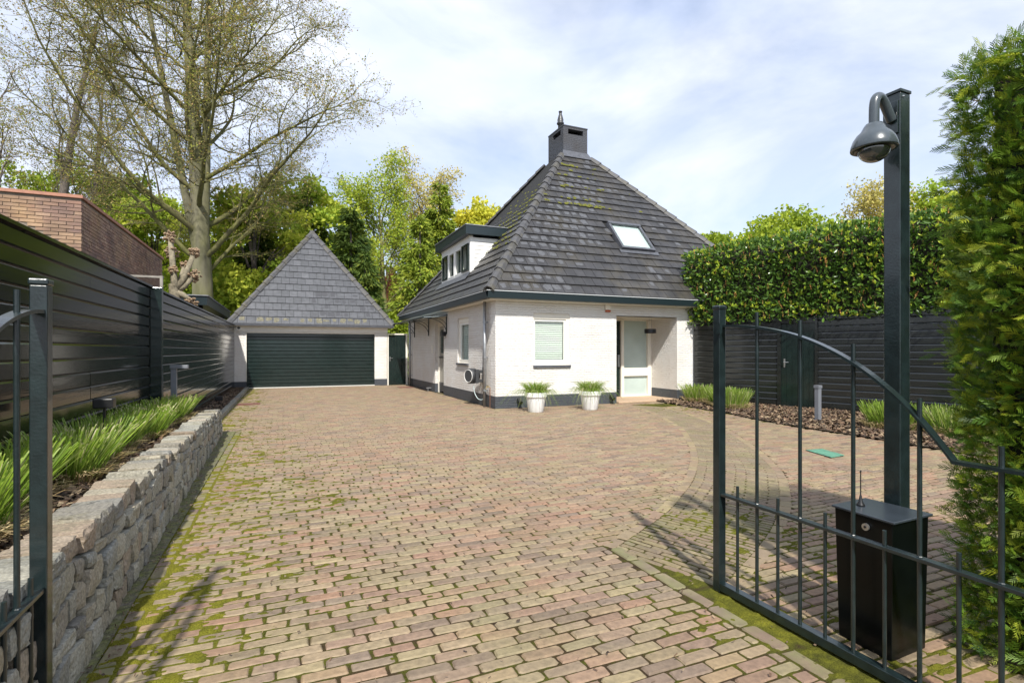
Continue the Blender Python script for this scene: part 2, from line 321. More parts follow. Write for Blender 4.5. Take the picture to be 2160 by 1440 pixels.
while y < 22.28:
    ex = float(edge_x(y)); iv = []
    if y < 3.34: iv = [(ex, 2.180)]
    elif y < 11.6: iv = [(ex, xin(y)-.052)]
    elif y > 12.17: iv = [(ex, 4.80)]
    else: iv = [(ex, 13.2)]
    if y < 2.42: iv.append((2.45, 13.2))
    elif y < 10.9: iv.append((xout(y)+.052, 13.2))
    off = (row % 2)*.5*bp_ + random.uniform(-.03, .03); x = -1.6 + off
    while x < 13.2:
        L = bp_ * random.choice([1, 1, 1, 1, .985, 1.015])
        for a_, b_ in iv:
            p, q = max(x, a_), min(x+L, b_)
            if q-p > .045:
                c = (p+q)/2
                if not (8.5 < c and inpoly(np.array(c), np.array(y), BED)): bricks.append((c, y, 0, q-p, rp, 0))
        x += L
    y += rp; row += 1
# strip courses: long side across the strip
ca = np.linalg.norm(np.diff((IN+OU)/2, axis=0), axis=1).sum(); nc = int(ca/.062)
I2, O2 = resamp(IN, nc), resamp(OU, nc)
for i in range(nc):
    a, b = I2[i], O2[i]; d = b-a; L = np.linalg.norm(d); ang = math.atan2(d[1], d[0]); nb = max(1, int(round((L-.096)/bp_)))
    step = (L-.096)/nb
    for k in range(nb):
        o_ = (i % 2)*.5*step; p_, q_ = max(0, step*k-o_), step*(k+1)-o_
        c = a + d/L*(.048+(p_+q_)/2); bricks.append((c[0], c[1], ang, q_-p_, .058, 1))
    if i % 2: c = a + d/L*(.048+step*nb-step*.25); bricks.append((c[0], c[1], ang, step*.5, .058, 1))
# bands
for P in (IN, OU):
    L = np.linalg.norm(np.diff(P, axis=0), axis=1).sum(); n = int(L/.205); q = resamp(P, n+1)
    for i in range(n):
        c = (q[i]+q[i+1])/2; d = q[i+1]-q[i]; bricks.append((c[0], c[1], math.atan2(d[1], d[0]), .2, .112, 2))
yy = .5
while yy < 3.35: bricks.append((2.236, yy, math.pi/2, .235, .098, 3)); yy += .24
yy = .6
while yy < 10.5: bricks.append((-.75, yy, math.pi/2, .2, .09, 3)); yy += .205
yy = 10.6
while yy < 21.9: bricks.append((-1.21, yy, math.pi/2, .2, .07, 3)); yy += .205
B = np.array([b for b in bricks if b[1] > 0]); 
# moss field (how mossy the joints are), shared with the moss sheet
def mossf(x, y):
    e = np.where(y < 10.6, -.8, -1.2)
    left = np.exp(-np.clip(x-e, 0, 9)/.60)*1.0
    gate = np.exp(-((x-2.36)/.10)**2)*(y < 3.0)*.27
    stripm = np.exp(-(((x-3.6)/1.3)**2 + ((y-2.7)/1.1)**2))*.38
    bedm = np.exp(-(((x-9.0)/1.2)**2 + ((y-10.5)/2.2)**2))*.5
    box = np.exp(-(((x-2.9)/.3)**2 + ((y-1.4)/.35)**2))*.5
    n = fbm(x*3.1, y*3.1, 3) ; mid = .55*np.clip(fbm(x*.55+3, y*.55, 17)-.38, 0, 1); n2 = fbm(x*17, y*17, 9)
    return (left+gate+stripm+bedm+box)*(.35+1.1*n) + mid + .30*(n-.35) + .35*(n2-.5)
PATT = [(-1, -1), (1, -1), (1, 1), (-1, 1)]
def octa(hx, hy, c, jit=None):
    return np.array([(-hx+c, -hy), (hx-c, -hy), (hx, -hy+c), (hx, hy-c), (hx-c, hy), (-hx+c, hy), (-hx, hy-c), (-hx, -hy+c)])
def brick_geo(L, W, rg, detail=True):
    hx, hy = L/2-.0040, W/2-.0044
    if detail:
        c = rg.uniform(.004, .014)
        o = octa(hx, hy, c) + rg.normal(0, .0026, (8, 2)); inn = o*np.array([(hx-.008)/hx, (hy-.007)/hy])
        V = np.vstack([np.c_[inn, np.zeros(8)+rg.normal(0, .0007, 8)], np.c_[o, np.full(8, -.008)], np.c_[o*1.0, np.full(8, -.035)]])
        F = [list(range(8))] + [[i, 8+i, 8+(i+1) % 8, (i+1) % 8] for i in range(8)] + [[8+i, 16+i, 16+(i+1) % 8, 8+(i+1) % 8] for i in range(8)]
    else:
        o = np.array(PATT)*np.array([hx, hy]) + rg.normal(0, .0015, (4, 2)); inn = o*np.array([(hx-.005)/hx, (hy-.005)/hy])
        V = np.vstack([np.c_[inn, np.zeros(4)], np.c_[o, np.full(4, -.005)], np.c_[o, np.full(4, -.03)]])
        F = [[0, 1, 2, 3]] + [[i, 4+i, 4+(i+1) % 4, (i+1) % 4] for i in range(4)] + [[4+i, 8+i, 8+(i+1) % 4, 4+(i+1) % 4] for i in range(4)]
    return V, F
u, v, D = proj(B[:, 0], B[:, 1], 0); vis = (u > -20) & (u < 2180) & (v < 1460) & (D > .5)
size = np.where(vis, B[:, 3]/np.maximum(D, .1)**1.5, -1); big = np.argsort(-size)[:300]; bigset = set(big.tolist())
mats = [M['paver'], M['paverY'], M['bandb'], M['edgeb']]
vars_ = {}
rg = np.random.default_rng(3)
for k in range(4):
    for j in range(12 if k == 0 else 5):
        mb = MB(); V, F = brick_geo(1.0*(.212 if k == 0 else .2), [.079, .058, .112, .098][k], rg); mb.add(V, F)
        o = mb.build('brick', mats[k]); vars_.setdefault(k, []).append(o.data); bpy.data.objects.remove(o)
stuff = [MB() for _ in range(4)]
for i, (cx, cy, an, L, Wd, k) in enumerate(B):
    k = int(k); base = [.212, .2, .2, .2][k]
    if i in bigset:
        o = place('brick', random.choice(vars_[k]), (cx, cy, random.uniform(-.0025, .0025)), driveway)
        o.rotation_euler = (random.gauss(0, .008), random.gauss(0, .005), an+random.gauss(0, .014)); o.scale = (L/base, random.uniform(.96, 1.03), 1)
    else:
        V, F = brick_geo(L, Wd, rg, D[i] < 6.5)
        a = an + random.gauss(0, .014); c, s_ = math.cos(a), math.sin(a)
        z = random.uniform(-.0025, .0025); tx, ty = random.gauss(0, .008), random.gauss(0, .008)
        W2 = np.stack([V[:, 0]*c - V[:, 1]*s_ + cx, V[:, 0]*s_ + V[:, 1]*c + cy, V[:, 2]+z+V[:, 0]*tx+V[:, 1]*ty], 1)
        stuff[k].add(W2, F, random.random()*.98+.01)
for k in range(4): stuff[k].build(['brick_paving', 'strip_paving', 'band_paving', 'edge_paving'][k], mats[k], driveway, kind='stuff')
# moss: a bumpy sheet lying in the joints and swelling over the bricks where it is thick
mm = bpy.data.materials.new('moss'); mm.use_nodes = True; t = mm.node_tree; b = t.nodes['Principled BSDF']; b.inputs['Roughness'].default_value = .95; b.inputs['Specular IOR Level'].default_value = .1
a_ = N(t, 'ShaderNodeAttribute', attribute_name='moss'); r_ = N(t, 'ShaderNodeValToRGB'); e = r_.color_ramp.elements
e[0].position = .0; e[0].color = (.040, .027, .018, 1); e[1].position = .95; e[1].color = (.145, .135, .016, 1)
x_ = e.new(.18); x_.color = (.052, .038, .018, 1); x_ = e.new(.34); x_.color = (.062, .064, .012, 1); x_ = e.new(.6); x_.color = (.115, .115, .015, 1)
Lk(t, a_.outputs['Fac'], r_.inputs[0]); nn = N(t, 'ShaderNodeTexNoise'); nn.inputs['Scale'].default_value = 160; nn.inputs['Detail'].default_value = 4
ge = N(t, 'ShaderNodeNewGeometry'); Lk(t, ge.outputs['Position'], nn.inputs[0]); mq = N(t, 'ShaderNodeMix', data_type='RGBA', blend_type='MULTIPLY'); mq.inputs[0].default_value = .75
c3 = N(t, 'ShaderNodeValToRGB'); c3.color_ramp.elements[0].position = .3; c3.color_ramp.elements[0].color = (.4, .4, .4, 1); c3.color_ramp.elements[1].position = .65; c3.color_ramp.elements[1].color = (1.3, 1.3, 1.2, 1)
Lk(t, nn.outputs[0], c3.inputs[0]); Lk(t, r_.outputs[0], mq.inputs[6]); Lk(t, c3.outputs[0], mq.inputs[7]); Lk(t, mq.outputs[2], b.inputs['Base Color'])
bb = N(t, 'ShaderNodeBump'); bb.inputs['Distance'].default_value = .006; Lk(t, nn.outputs[0], bb.inputs['Height']); Lk(t, bb.outputs[0], b.inputs['Normal']); M['moss'] = mm
def sheet(x0, x1, y0, y1, d, name, mask=None):
    nx, ny = int((x1-x0)/d)+1, int((y1-y0)/d)+1
    X, Y = np.meshgrid(np.linspace(x0, x1, nx), np.linspace(y0, y1, ny))
    m = np.clip(mossf(X, Y), -.3, 1.2); f = fbm(X*30, Y*30, 21, 3)
    dc = np.clip(m, 0, 1)
    f2 = fbm(X*11, Y*22, 33, 3)
    Z = -.0068 + .0030*np.clip(m*1.5, 0, 1) + .024*np.clip(m*1.1-.10, 0, .75)*np.clip((f2-.53)*3.6, 0, 1)*(.3+1.3*f) + .003*(f-.5)
    Z = np.minimum(Z, .011); idx = np.arange(nx*ny).reshape(ny, nx)
    F = np.stack([idx[:-1, :-1], idx[:-1, 1:], idx[1:, 1:], idx[1:, :-1]], -1).reshape(-1, 4)
    if mask is not None:
        cxx = X[:-1, :-1].ravel()+d/2; cyy = Y[:-1, :-1].ravel()+d/2; F = F[mask(cxx, cyy)]
    mb = MB().add(np.stack([X, Y, Z], -1).reshape(-1, 3), F); o = mb.build(name, M['moss'], driveway, kind='stuff')
    at_ = o.data.attributes.new('moss', 'FLOAT', 'POINT'); q = (dc*.75 + .40*(f-.5)+.4*(f2-.5) + .10).ravel().astype(np.float32)
    if len(q) == len(at_.data): at_.data.foreach_set('value', q)
inview = lambda x, y: (proj(x, y, 0)[0] > -150) & (proj(x, y, 0)[0] < 2300) & (proj(x, y, 0)[2] > .8)
out_house = lambda x, y: ~((x > 4.83) & (y > 12.2)) & ~inpoly(x, y, BED)
sheet(-.8, 4.6, .8, 4.8, .011, 'joint_moss', lambda x, y: inview(x, y))
sheet(-1.2, 9.6, 4.8, 12.3, .03, 'joint_moss', lambda x, y: out_house(x, y) & inview(x, y))
sheet(4.6, 9.6, .8, 4.8, .03, 'joint_moss', lambda x, y: out_house(x, y) & inview(x, y))
sheet(-1.2, 4.83, 12.3, 22.3, .06, 'joint_moss')
# ------------------------------------------------------------ plain walls with openings
def wall_holes(mb, axis, pos, th, a0, a1, z0, z1, holes):
    """wall in plane axis=pos (outer face), thickness th inwards (positive direction), with holes (a0,a1,z0,z1)"""
    A = sorted({a0, a1, *[h[0] for h in holes], *[h[1] for h in holes]}); Z = sorted({z0, z1, *[h[2] for h in holes], *[h[3] for h in holes]})
    A = [a for a in A if a0 <= a <= a1]; Z = [z for z in Z if z0 <= z <= z1]
    solid = {}
    for i in range(len(A)-1):
        for j in range(len(Z)-1):
            ca, cz = (A[i]+A[i+1])/2, (Z[j]+Z[j+1])/2
            solid[i, j] = not any(h[0] < ca < h[1] and h[2] < cz < h[3] for h in holes)
    P = lambda a, d, z: (a, pos+d, z) if axis == 'y' else (pos+d, a, z)
    def q(c): mb.add([P(*k) for k in c], [[0, 1, 2, 3]])
    for (i, j), sflag in solid.items():
        if not sflag: continue
        a, b, c, d = A[i], A[i+1], Z[j], Z[j+1]
        q([(a, 0, c), (b, 0, c), (b, 0, d), (a, 0, d)]); q([(a, th, c), (b, th, c), (b, th, d), (a, th, d)])
        if not solid.get((i-1, j)): q([(a, 0, c), (a, th, c), (a, th, d), (a, 0, d)])
        if not solid.get((i+1, j)): q([(b, 0, c), (b, th, c), (b, th, d), (b, 0, d)])
        if not solid.get((i, j-1)): q([(a, 0, c), (b, 0, c), (b, th, c), (a, th, c)])
        if not solid.get((i, j+1)): q([(a, 0, d), (b, 0, d), (b, th, d), (a, th, d)])
    return mb
# ------------------------------------------------------------ roof faces with clipped tiles
def clip_poly(poly, a, b, c):   # keep a*x+b*y<=c
    o = []
    for i in range(len(poly)):
        p, q = poly[i], poly[(i+1) % len(poly)]; dp, dq = a*p[0]+b*p[1]-c, a*q[0]+b*q[1]-c
        if dp <= 0: o.append(p)
        if dp*dq < 0: t = dp/(dp-dq); o.append((p[0]+t*(q[0]-p[0]), p[1]+t*(q[1]-p[1])))
    return o
def tiled_face(parent, O, ax, up, W, H, halfplanes, tw, th, m, holes=(), quota=0, thick=.04, stag=.5, seed=1):
    """O eave corner, ax along eave, up along slope; returns nothing; makes tiles"""
    rgl = random.Random(seed)
    O, ax, up = map(lambda q: np.array(q, float), (O, ax, up)); n = np.cross(ax, up); n /= np.linalg.norm(n)
    if n[2] < 0: n = -n
    tiles = []; r = 0
    nrow = int(math.ceil(H/th))
    for r in range(nrow):
        s0 = r*th; x = -tw*(1+ (stag if r % 2 else 0))
        while x < W:
            poly = [(x+.005, s0), (x+tw-.005, s0), (x+tw-.005, s0+th), (x+.005, s0+th)]; full = True
            for hp in halfplanes:
                q = clip_poly(poly, *hp)
                if q != poly: full = False
                poly = q
                if len(poly) < 3: break
            if len(poly) >= 3:
                c = np.mean(np.array(poly), 0)
                area = abs(sum(poly[i][0]*poly[(i+1) % len(poly)][1]-poly[(i+1) % len(poly)][0]*poly[i][1] for i in range(len(poly))))/2
                if area > .002 and not any(h[0] < c[0] < h[1] and h[2] < c[1] < h[3] for h in holes):
                    w = O+ax*c[0]+up*c[1]; D = FW[0]*w[0]+FW[1]*w[1]; tiles.append((D, poly, full, s0, x))
            x += tw
    tiles.sort(key=lambda t: t[0]); rest = MB(); shared = []
    frame = Matrix((tuple(ax), tuple(up), tuple(n))).transposed()
    eul = frame.to_euler()
    def geo(poly, s0):
        top = [(p[0], p[1], thick - (p[1]-s0)/th*(thick-.008)) for p in poly]; bot = [(p[0], p[1], max(-.004, -.004)) for p in poly]
        k = len(poly); return np.array(top+bot), [list(range(k))] + [[i, k+i, k+(i+1) % k, (i+1) % k] for i in range(k)]
    for j, (D, poly, full, s0, x) in enumerate(tiles):
        V, F = geo(poly, s0)
        if j < quota:
            if full:
                if not shared:
                    o = MB().add(V - np.array([x, s0, 0]), F).build('roof_tile', m); shared.append(o.data); bpy.data.objects.remove(o)
                me = shared[0]; org = O+ax*x+up*s0
            else:
                o = MB().add(V - np.array([x, s0, 0]), F).build('roof_tile', m); me = o.data; bpy.data.objects.remove(o); org = O+ax*x+up*s0
            o = place('roof_tile', me, org + n*rgl.uniform(0, .004), parent); e2 = eul.copy(); o.rotation_euler = e2
        else:
            Wv = O + V[:, :1]*ax + V[:, 1:2]*up + V[:, 2:]*n + n*rgl.uniform(0, .004); rest.add(Wv, F, rgl.random()*.98+.01)
    if rest.n: rest.build('roof_tiling', m, parent, kind='stuff')
    return tiles, n
def ridge_tiles(parent, P0, P1, m, w=.13, L=.42, name='ridge_tile'):
    P0, P1 = np.array(P0, float), np.array(P1, float); d = P1-P0; T = np.linalg.norm(d); d /= T; n = int(T/L); L = T/n
    side = np.cross(d, [0, 0, 1]); side /= np.linalg.norm(side); upv = np.cross(side, d)
    prof = [(-w, -.055), (-w*.62, .035), (0, .075), (w*.62, .035), (w, -.055)]
    V = []
    for s, k in ((0, 1.12), (L*1.04, .94)):
        for a, bq in prof: V.append(side*a*k + upv*(bq*k + (.018 if s == 0 else 0)) + d*s)
    for s, k in ((0, .98),):
        for a, bq in prof: V.append(side*a*k + upv*(bq*k) - upv*.01 + d*s)
    F = [[i, i+1, 6+i, 5+i] for i in range(4)] + [[i, i+1, 11+i, 10+i] for i in range(4)]
    o = MB().add(V, F).build(name, m, smooth=False); me = o.data; bpy.data.objects.remove(o)
    for i in range(n):
        q = place(name, me, P0+d*L*i, parent)
# ------------------------------------------------------------ THE HOUSE
HX0, HX1, HY0, HY1 = 4.83, 14.5, 12.2, 22.2
house = thing('white_house', 'white painted brick house with steep dark tiled pyramid roof and chimney', 'house', (HX0, HY0, 0))
PZ = .30
mb = MB(); wall_holes(mb, 'y', HY0, .3, HX0, HX1, PZ, 2.80, [(5.88, 6.95, 1.07, 2.41), (8.42, 10.53, PZ-1, 2.41)]); mb.build('wall', M['whitex'], house)
mb = MB(); wall_holes(mb, 'x', HX0+.001, .3, HY0+.002, HY1, PZ, 2.80, [(14.29, 15.33, 1.08, 2.40), (16.83, 17.9, PZ-1, 2.37)]); mb.build('wall', M['whitey'], house)
mb = MB().box(HX0+.3, HX1, HY1-.3, HY1, 0, 2.8).box(HX1-.3, HX1, HY0+.3, HY1-.3, 0, 2.8); mb.build('wall', M['whitex'], house)
# plinth, a little proud
MB().box(HX0-.008, 8.42, HY0-.008, HY0+.29, 0, PZ).build('plinth', M['greyx'], house); MB().box(10.53, HX1, HY0-.008, HY0+.29, 0, PZ).build('plinth', M['greyx'], house)
for q in ((HX0-.009, HX0+.28, HY0+.291, 16.83, 0, PZ+.001), (HX0-.009, HX0+.28, 17.9, HY1, 0, PZ+.001), (10.526, 10.80, HY0+.292, 13.41, .02, PZ+.001)): MB().box(*q).build('plinth', M['greyy'], house)
# porch recess
MB().box(10.53, 10.8, HY0+.3, 13.5, PZ+.001, 2.55).build('porch_wall', M['whitey'], house); MB().box(8.15, 8.42, HY0+.3, 13.5, 0, 2.55).build('porch_wall', M['whitey'], house)
mb = MB().box(8.42, 10.53, HY0+.001, 13.5, 2.41, 2.50); mb.build('porch_ceiling', M['cream'], house)
mb = MB().box(8.42, 10.60, HY0-.12, 13.5, 0, .045); bevel(mb.build('porch_step', M['slab'], house), .01)
mb = MB().box(8.42, 10.53, 13.5, 13.6, .045, 2.41); mb.build('porch_back', M['cream'], house)
dr = MB().box(8.50, 9.40, 13.43, 13.48, .06, 2.33).build('front_door', M['green'], house)
for k in range(3): MB().box(8.60, 9.28, 13.424, 13.429, .3+k*.65, .8+k*.65).build('door_panel', M['green'], dr)
MB().box(9.30, 9.37, 13.40, 13.43, .95, 1.32).tube([(9.335, 13.40, 1.22), (9.335, 13.36, 1.22), (9.25, 13.36, 1.22)], .011, 8).build('handle', M['steel'], dr)
fr = MB().box(8.43, 8.50, 13.40, 13.5, .045, 2.41).box(9.40, 9.50, 13.36, 13.5, .045, 2.36).box(8.50, 10.53, 13.38, 13.5, 2.36, 2.405).box(9.50, 10.39, 13.37, 13.5, .67, .92).box(9.50, 10.39, 13.37, 13.5, .045, .09).box(10.39, 10.525, 13.36, 13.5, .045, 2.36)
fr.build('door_frame', M['cream'], house)
MB().box(9.50, 10.39, 13.44, 13.46, .92, 2.36).build('frosted_pane', M['frost'], house); MB().box(9.50, 10.39, 13.44, 13.46, .09, .67).build('frosted_pane', M['frost'], house)
def window_y(x0, x1, z0, z1, y, parent):
    f = .10
    mb = MB().box(x0, x1, y+.03, y+.12, z1-.14, z1).box(x0, x0+f*.3, y+.03, y+.12, z0, z1-.14).box(x1-f*1.0, x1, y+.03, y+.12, z0, z1-.14).box(x0+f*.3, x1-f, y+.03, y+.12, z0, z0+.09)
    w_ = mb.build('window', M['cream'], parent)
    MB().box(x0+.03, x1-.10, y+.06, y+.10, z1-.20, z1-.14).box(x0+.03, x0+.07, y+.06, y+.11, z0+.09, z1-.20).box(x1-.15, x1-.10, y+.06, y+.11, z0+.09, z1-.2).box(x0+.07, x1-.15, y+.06, y+.11, z0+.09, z0+.13).build('sash', M['white'], w_)
    MB().box(x0-.01, x1+.01, y-.045, y+.06, z0-.06, z0-.001).build('sill', M['lead'], w_)
    MB().add([(x0+.07, y+.085, z0+.13), (x1-.15, y+.085, z0+.13), (x1-.15, y+.085, z1-.2), (x0+.07, y+.085, z1-.2)], [[0, 1, 2, 3]]).build('pane', M['glass'], w_)
    bl = MB(); z = z0+.14
    while z < z1-.2: bl.box(x0+.075, x1-.16, y+.12, y+.16, z, z+.004); V = bl.v[-1]; V[:, 2] += (V[:, 1]-(y+.14))*1.1; z += .048
    bl.build('blind', M['blind'], w_); MB().box(x0-.05, x1+.05, y+.3, y+.32, z0-.05, z1+.05).build('room_back', M['blind'], w_)
window_y(5.88, 6.95, 1.07, 2.41, HY0, house)
def window_x(y0, y1, z0, z1, x, parent):
    w_ = MB().box(x+.05, x+.14, y0, y1, z1-.13, z1).box(x+.05, x+.14, y0, y0+.10, z0, z1-.13).box(x+.05, x+.14, y1-.07, y1, z0, z1-.13).box(x+.05, x+.14, y0+.1, y1-.07, z0, z0+.1).build('window', M['cream'], parent)
    MB().box(x+.07, x+.12, y0+.1, y1-.07, z1-.19, z1-.13).box(x+.07, x+.12, y1-.12, y1-.07, z0+.1, z1-.19).box(x+.07, x+.12, y0+.1, y0+.14, z0+.1, z1-.19).build('sash', M['white'], w_)
    MB().box(x-.05, x+.05, y0-.01, y1+.01, z0-.06, z0-.001).build('sill', M['lead'], w_)
    MB().add([(x+.1, y0+.14, z0+.1), (x+.1, y1-.12, z0+.1), (x+.1, y1-.12, z1-.19), (x+.1, y0+.14, z1-.19)], [[0, 1, 2, 3]]).build('pane', M['glass'], w_)
    bl = MB(); z = z0+.12
    while z < z1-.2: bl.box(x+.14, x+.18, y0+.14, y1-.12, z, z+.004); V = bl.v[-1]; V[:, 2] += (V[:, 0]-(x+.16))*1.1; z += .055
    bl.build('blind', M['blind'], w_); MB().box(x+.30, x+.32, y0, y1, z0, z1).build('room_back', M['curtain'], w_)
window_x(14.29, 15.33, 1.08, 2.40, HX0, house)
# side stable door
M['doorg'] = mat('taupe_door_paint', (.33, .31, .26), .4, var=.06)
MB().box(HX0+.10, HX0+.2, 16.83, 16.90, 0, 2.37).box(HX0+.10, HX0+.2, 17.83, 17.9, 0, 2.37).box(HX0+.10, HX0+.2, 16.9, 17.83, 2.28, 2.37).build('door_frame', M['cream'], house)
sdoor = MB().box(HX0+.14, HX0+.18, 16.9, 17.83, .05, 1.22).box(HX0+.14, HX0+.18, 16.9, 17.02, 1.25, 2.28).box(HX0+.14, HX0+.18, 17.71, 17.83, 1.25, 2.28).box(HX0+.14, HX0+.18, 17.02, 17.71, 1.25, 1.36).box(HX0+.14, HX0+.18, 17.02, 17.71, 2.16, 2.28).build('side_door', M['doorg'], house)
MB().box(HX0+.15, HX0+.17, 17.02, 17.71, 1.36, 2.16).build('door_pane', M['curtain'], sdoor)
gb = MB()
for yy_ in (17.22, 17.37, 17.52): gb.box(HX0+.135, HX0+.149, yy_-.012, yy_+.012, 1.36, 2.16)
for zz in (1.52, 2.0): gb.box(HX0+.13, HX0+.1345, 17.02, 17.71, zz-.012, zz+.012)
gb.build('glazing_bar', M['black'], sdoor)
MB().box(HX0+.125, HX0+.139, 16.9, 17.83, .05, .36).build('kick_plate', M['anth'], sdoor); MB().box(HX0+.12, HX0+.139, 16.9, 17.83, 1.19, 1.24).build('weather_bar', M['anth'], sdoor)
# eaves: soffit, fascia gutter, lip
EX0, EX1, EY0, EY1, EZ = 4.5, 14.9, 11.85, 22.55, 2.90
MB().box(EX0+.1, EX1-.1, EY0+.1, HY0, 2.70, 2.78).box(EX0+.1, HX0, HY0, EY1-.1, 2.70, 2.78).box(HX0+.002, EX1-.1, HY0+.002, EY1-.1, 2.801, 2.86).build('soffit', M['cream'], house)
gp = [(0, 0), (.10, 0), (.10, .17), (.085, .17), (.085, .03), (.015, .03), (-.012, .17), (-.02, .17)]
def gutter(P0, dx, dn, L, parent, z, mname='gutter', sc=1.0):
    mb = MB().prism([(a*sc, b_*sc) for a, b_ in gp], (*P0, z), dn, (0, 0, 1), dx, L); o = mb.build('gutter', M[mname], parent); return o
gutter((EX0-.0, EY0), (1, 0, 0), (0, 1, 0), EX1-EX0, house, 2.725)
gutter((EX0, EY0+.10), (0, 1, 0), (1, 0, 0), EY1-EY0-.1, house, 2.725)
M['lip'] = mat('pale_gutter_lip', (.55, .57, .58), .35)
MB().box(EX0-.030, EX0-.002, EY0-.025, EY1, 2.894, 2.910).box(EX0-.001, EX1, EY0-.030, EY0-.002, 2.894, 2.910).build('gutter_lip', M['lip'], house)
# roof
CX, CY, SL = 9.7, 17.2, 1.175
k1 = math.hypot(1, SL); ups = np.array([0, 1, SL])/k1; upx = np.array([1, 0, SL])/k1
APZ = EZ + SL*(CY-EY0); HW = (EX1-EX0)/2
FH = (CY-EY0)*k1
under = MB().add([(EX0+.02, EY0+.02, EZ-.02), (EX1, EY0+.02, EZ-.02), (EX1, EY1, EZ-.02), (EX0+.02, EY1, EZ-.02), (CX, CY, APZ-.03)], [[0, 1, 4], [1, 2, 4], [2, 3, 4], [3, 0, 4]])
under.build('roof', M['dark'], house)
# skylight hole in front face coords (a = x-EX0, s)
sk = (4.70, 6.02, 2.00, 3.33)
cut = 4.75*k1
tf, nf = tiled_face(house, (EX0, EY0, EZ), (1, 0, 0), ups, EX1-EX0, FH, [(-FH, HW, 0), (FH, HW, FH*2*HW), (0, 1, cut)], .30, .34, M['tile'], holes=[(sk[0], sk[1], sk[2], sk[3])], quota=200, seed=2)
LH = (CX-EX0)*k1; HL = (EY1-EY0)/2
# left face: along -y so that normal is outwards: axis from far end to near end
dm = (EY1-18.68-.0, EY1-15.48, (5.29-EX0)*k1, (6.55-EX0)*k1)
tl, nl = tiled_face(house, (EX0, EY1, EZ), (0, -1, 0), upx, EY1-EY0, LH, [(-LH, HL, 0), (LH, HL, LH*2*HL), (0, 1, 4.75*k1)], .30, .34, M['tile'], holes=[dm], quota=90, seed=5)
def bloom(tiles, O, ax, up, n, prob, m, name, par, th=.34, thick=.04, amp=1, seed=4, lowrow=None):
    rb = random.Random(seed); mb = MB(); O, ax, up = map(lambda q: np.array(q, float), (O, ax, up))
    for D, poly, full, s0, x in tiles:
        if not full or (lowrow is not None and s0 > lowrow): continue
        cx = x-3
        if rb.random() > prob(x, s0): continue
        k = 12; w_ = .27*rb.uniform(.55, 1.05); hh = th*rb.uniform(.4, 1.0); cxx = x+.15+rb.uniform(-.03, .03); cyy = s0+th*rb.uniform(.5, .75)
        P = []
        for i in range(k):
            a = 2*math.pi*i/k; px_ = w_/2*math.copysign(abs(math.cos(a))**.45, math.cos(a))*rb.uniform(.6, 1.1); py_ = hh/2*math.copysign(abs(math.sin(a))**.45, math.sin(a))*rb.uniform(.55, 1.15)
            py2 = min(max(cyy+py_, s0+.01), s0+th-.02)
            pxx = min(max(cxx+px_, x+.006), x+.294); P.append(O + ax*pxx + up*py2 + n*(thick - (py2-s0)/th*(thick-.008)+.006))
        mb.add(P, [list(range(k))])
    if mb.n: mb.build(name, m, par, kind='stuff')
bloom(tf, (EX0, EY0, EZ), (1, 0, 0), ups, nf, lambda x, s: .9*math.exp(-((x-s*.70-.7)/.85)**2)*(s < 5.6) + .10 + .45*(1.9 < s < 3.3)*(x < 5), M['patch'], 'weather_bloom', house)
# hips
ap = (CX, CY, APZ); cz = .50
def hip(c): 
    c = np.array(c, float); a = np.array(ap); t_ = 1 - (.62/HW); return c + (a-c)*t_
for c in ((EX0, EY0, EZ), (EX1, EY0, EZ), (EX0, EY1, EZ)): ridge_tiles(house, np.array(c)+[0, 0, .02], hip(c)+[0, 0, .02], M['ridge'])
# moss tufts on the upper roof
mo = MB(); rb = random.Random(9)
for _ in range(520):
    if rb.random() < .72: s0 = rb.randint(6, 19)*.34; a0 = rb.gauss(HL+1.9-.0*s0, 1.2); O_, A_, U_, n_ = np.array((EX0, EY1, EZ)), np.array((0, -1, 0)), upx, nl; lim = a0 > s0*HL/LH and a0 < 2*HL-s0*HL/LH-.1 and not (dm[0] < a0 < dm[1] and s0 < dm[3])
    else: s0 = rb.choice([12, 12, 12, 13, 15, 17, 18, 19, 19])*.34; a0 = rb.gauss(HW-.9, .8); O_, A_, U_, n_ = np.array((EX0, EY0, EZ)), np.array((1, 0, 0)), ups, nf; lim = a0 > s0*HW/FH+.1 and a0 < 2*HW-s0*HW/FH
    if not lim or s0 > 4.6*k1: continue
    c = O_+A_*a0+U_*(s0+rb.uniform(0, .12))+n_*.045; r0 = rb.uniform(.02, .05)
    V = [c+(A_*math.cos(t_)*r0*1.8+U_*math.sin(t_)*r0) for t_ in np.arange(5)*2*math.pi/5]+[c+n_*r0*.7]
    mo.add(V, [[i, (i+1) % 5, 5] for i in range(5)])
M['rmoss'] = mat('roof_moss', (.13, .135, .02), .95, var=.5, vscale=20)
mo.build('roof_moss', M['rmoss'], house, kind='stuff')
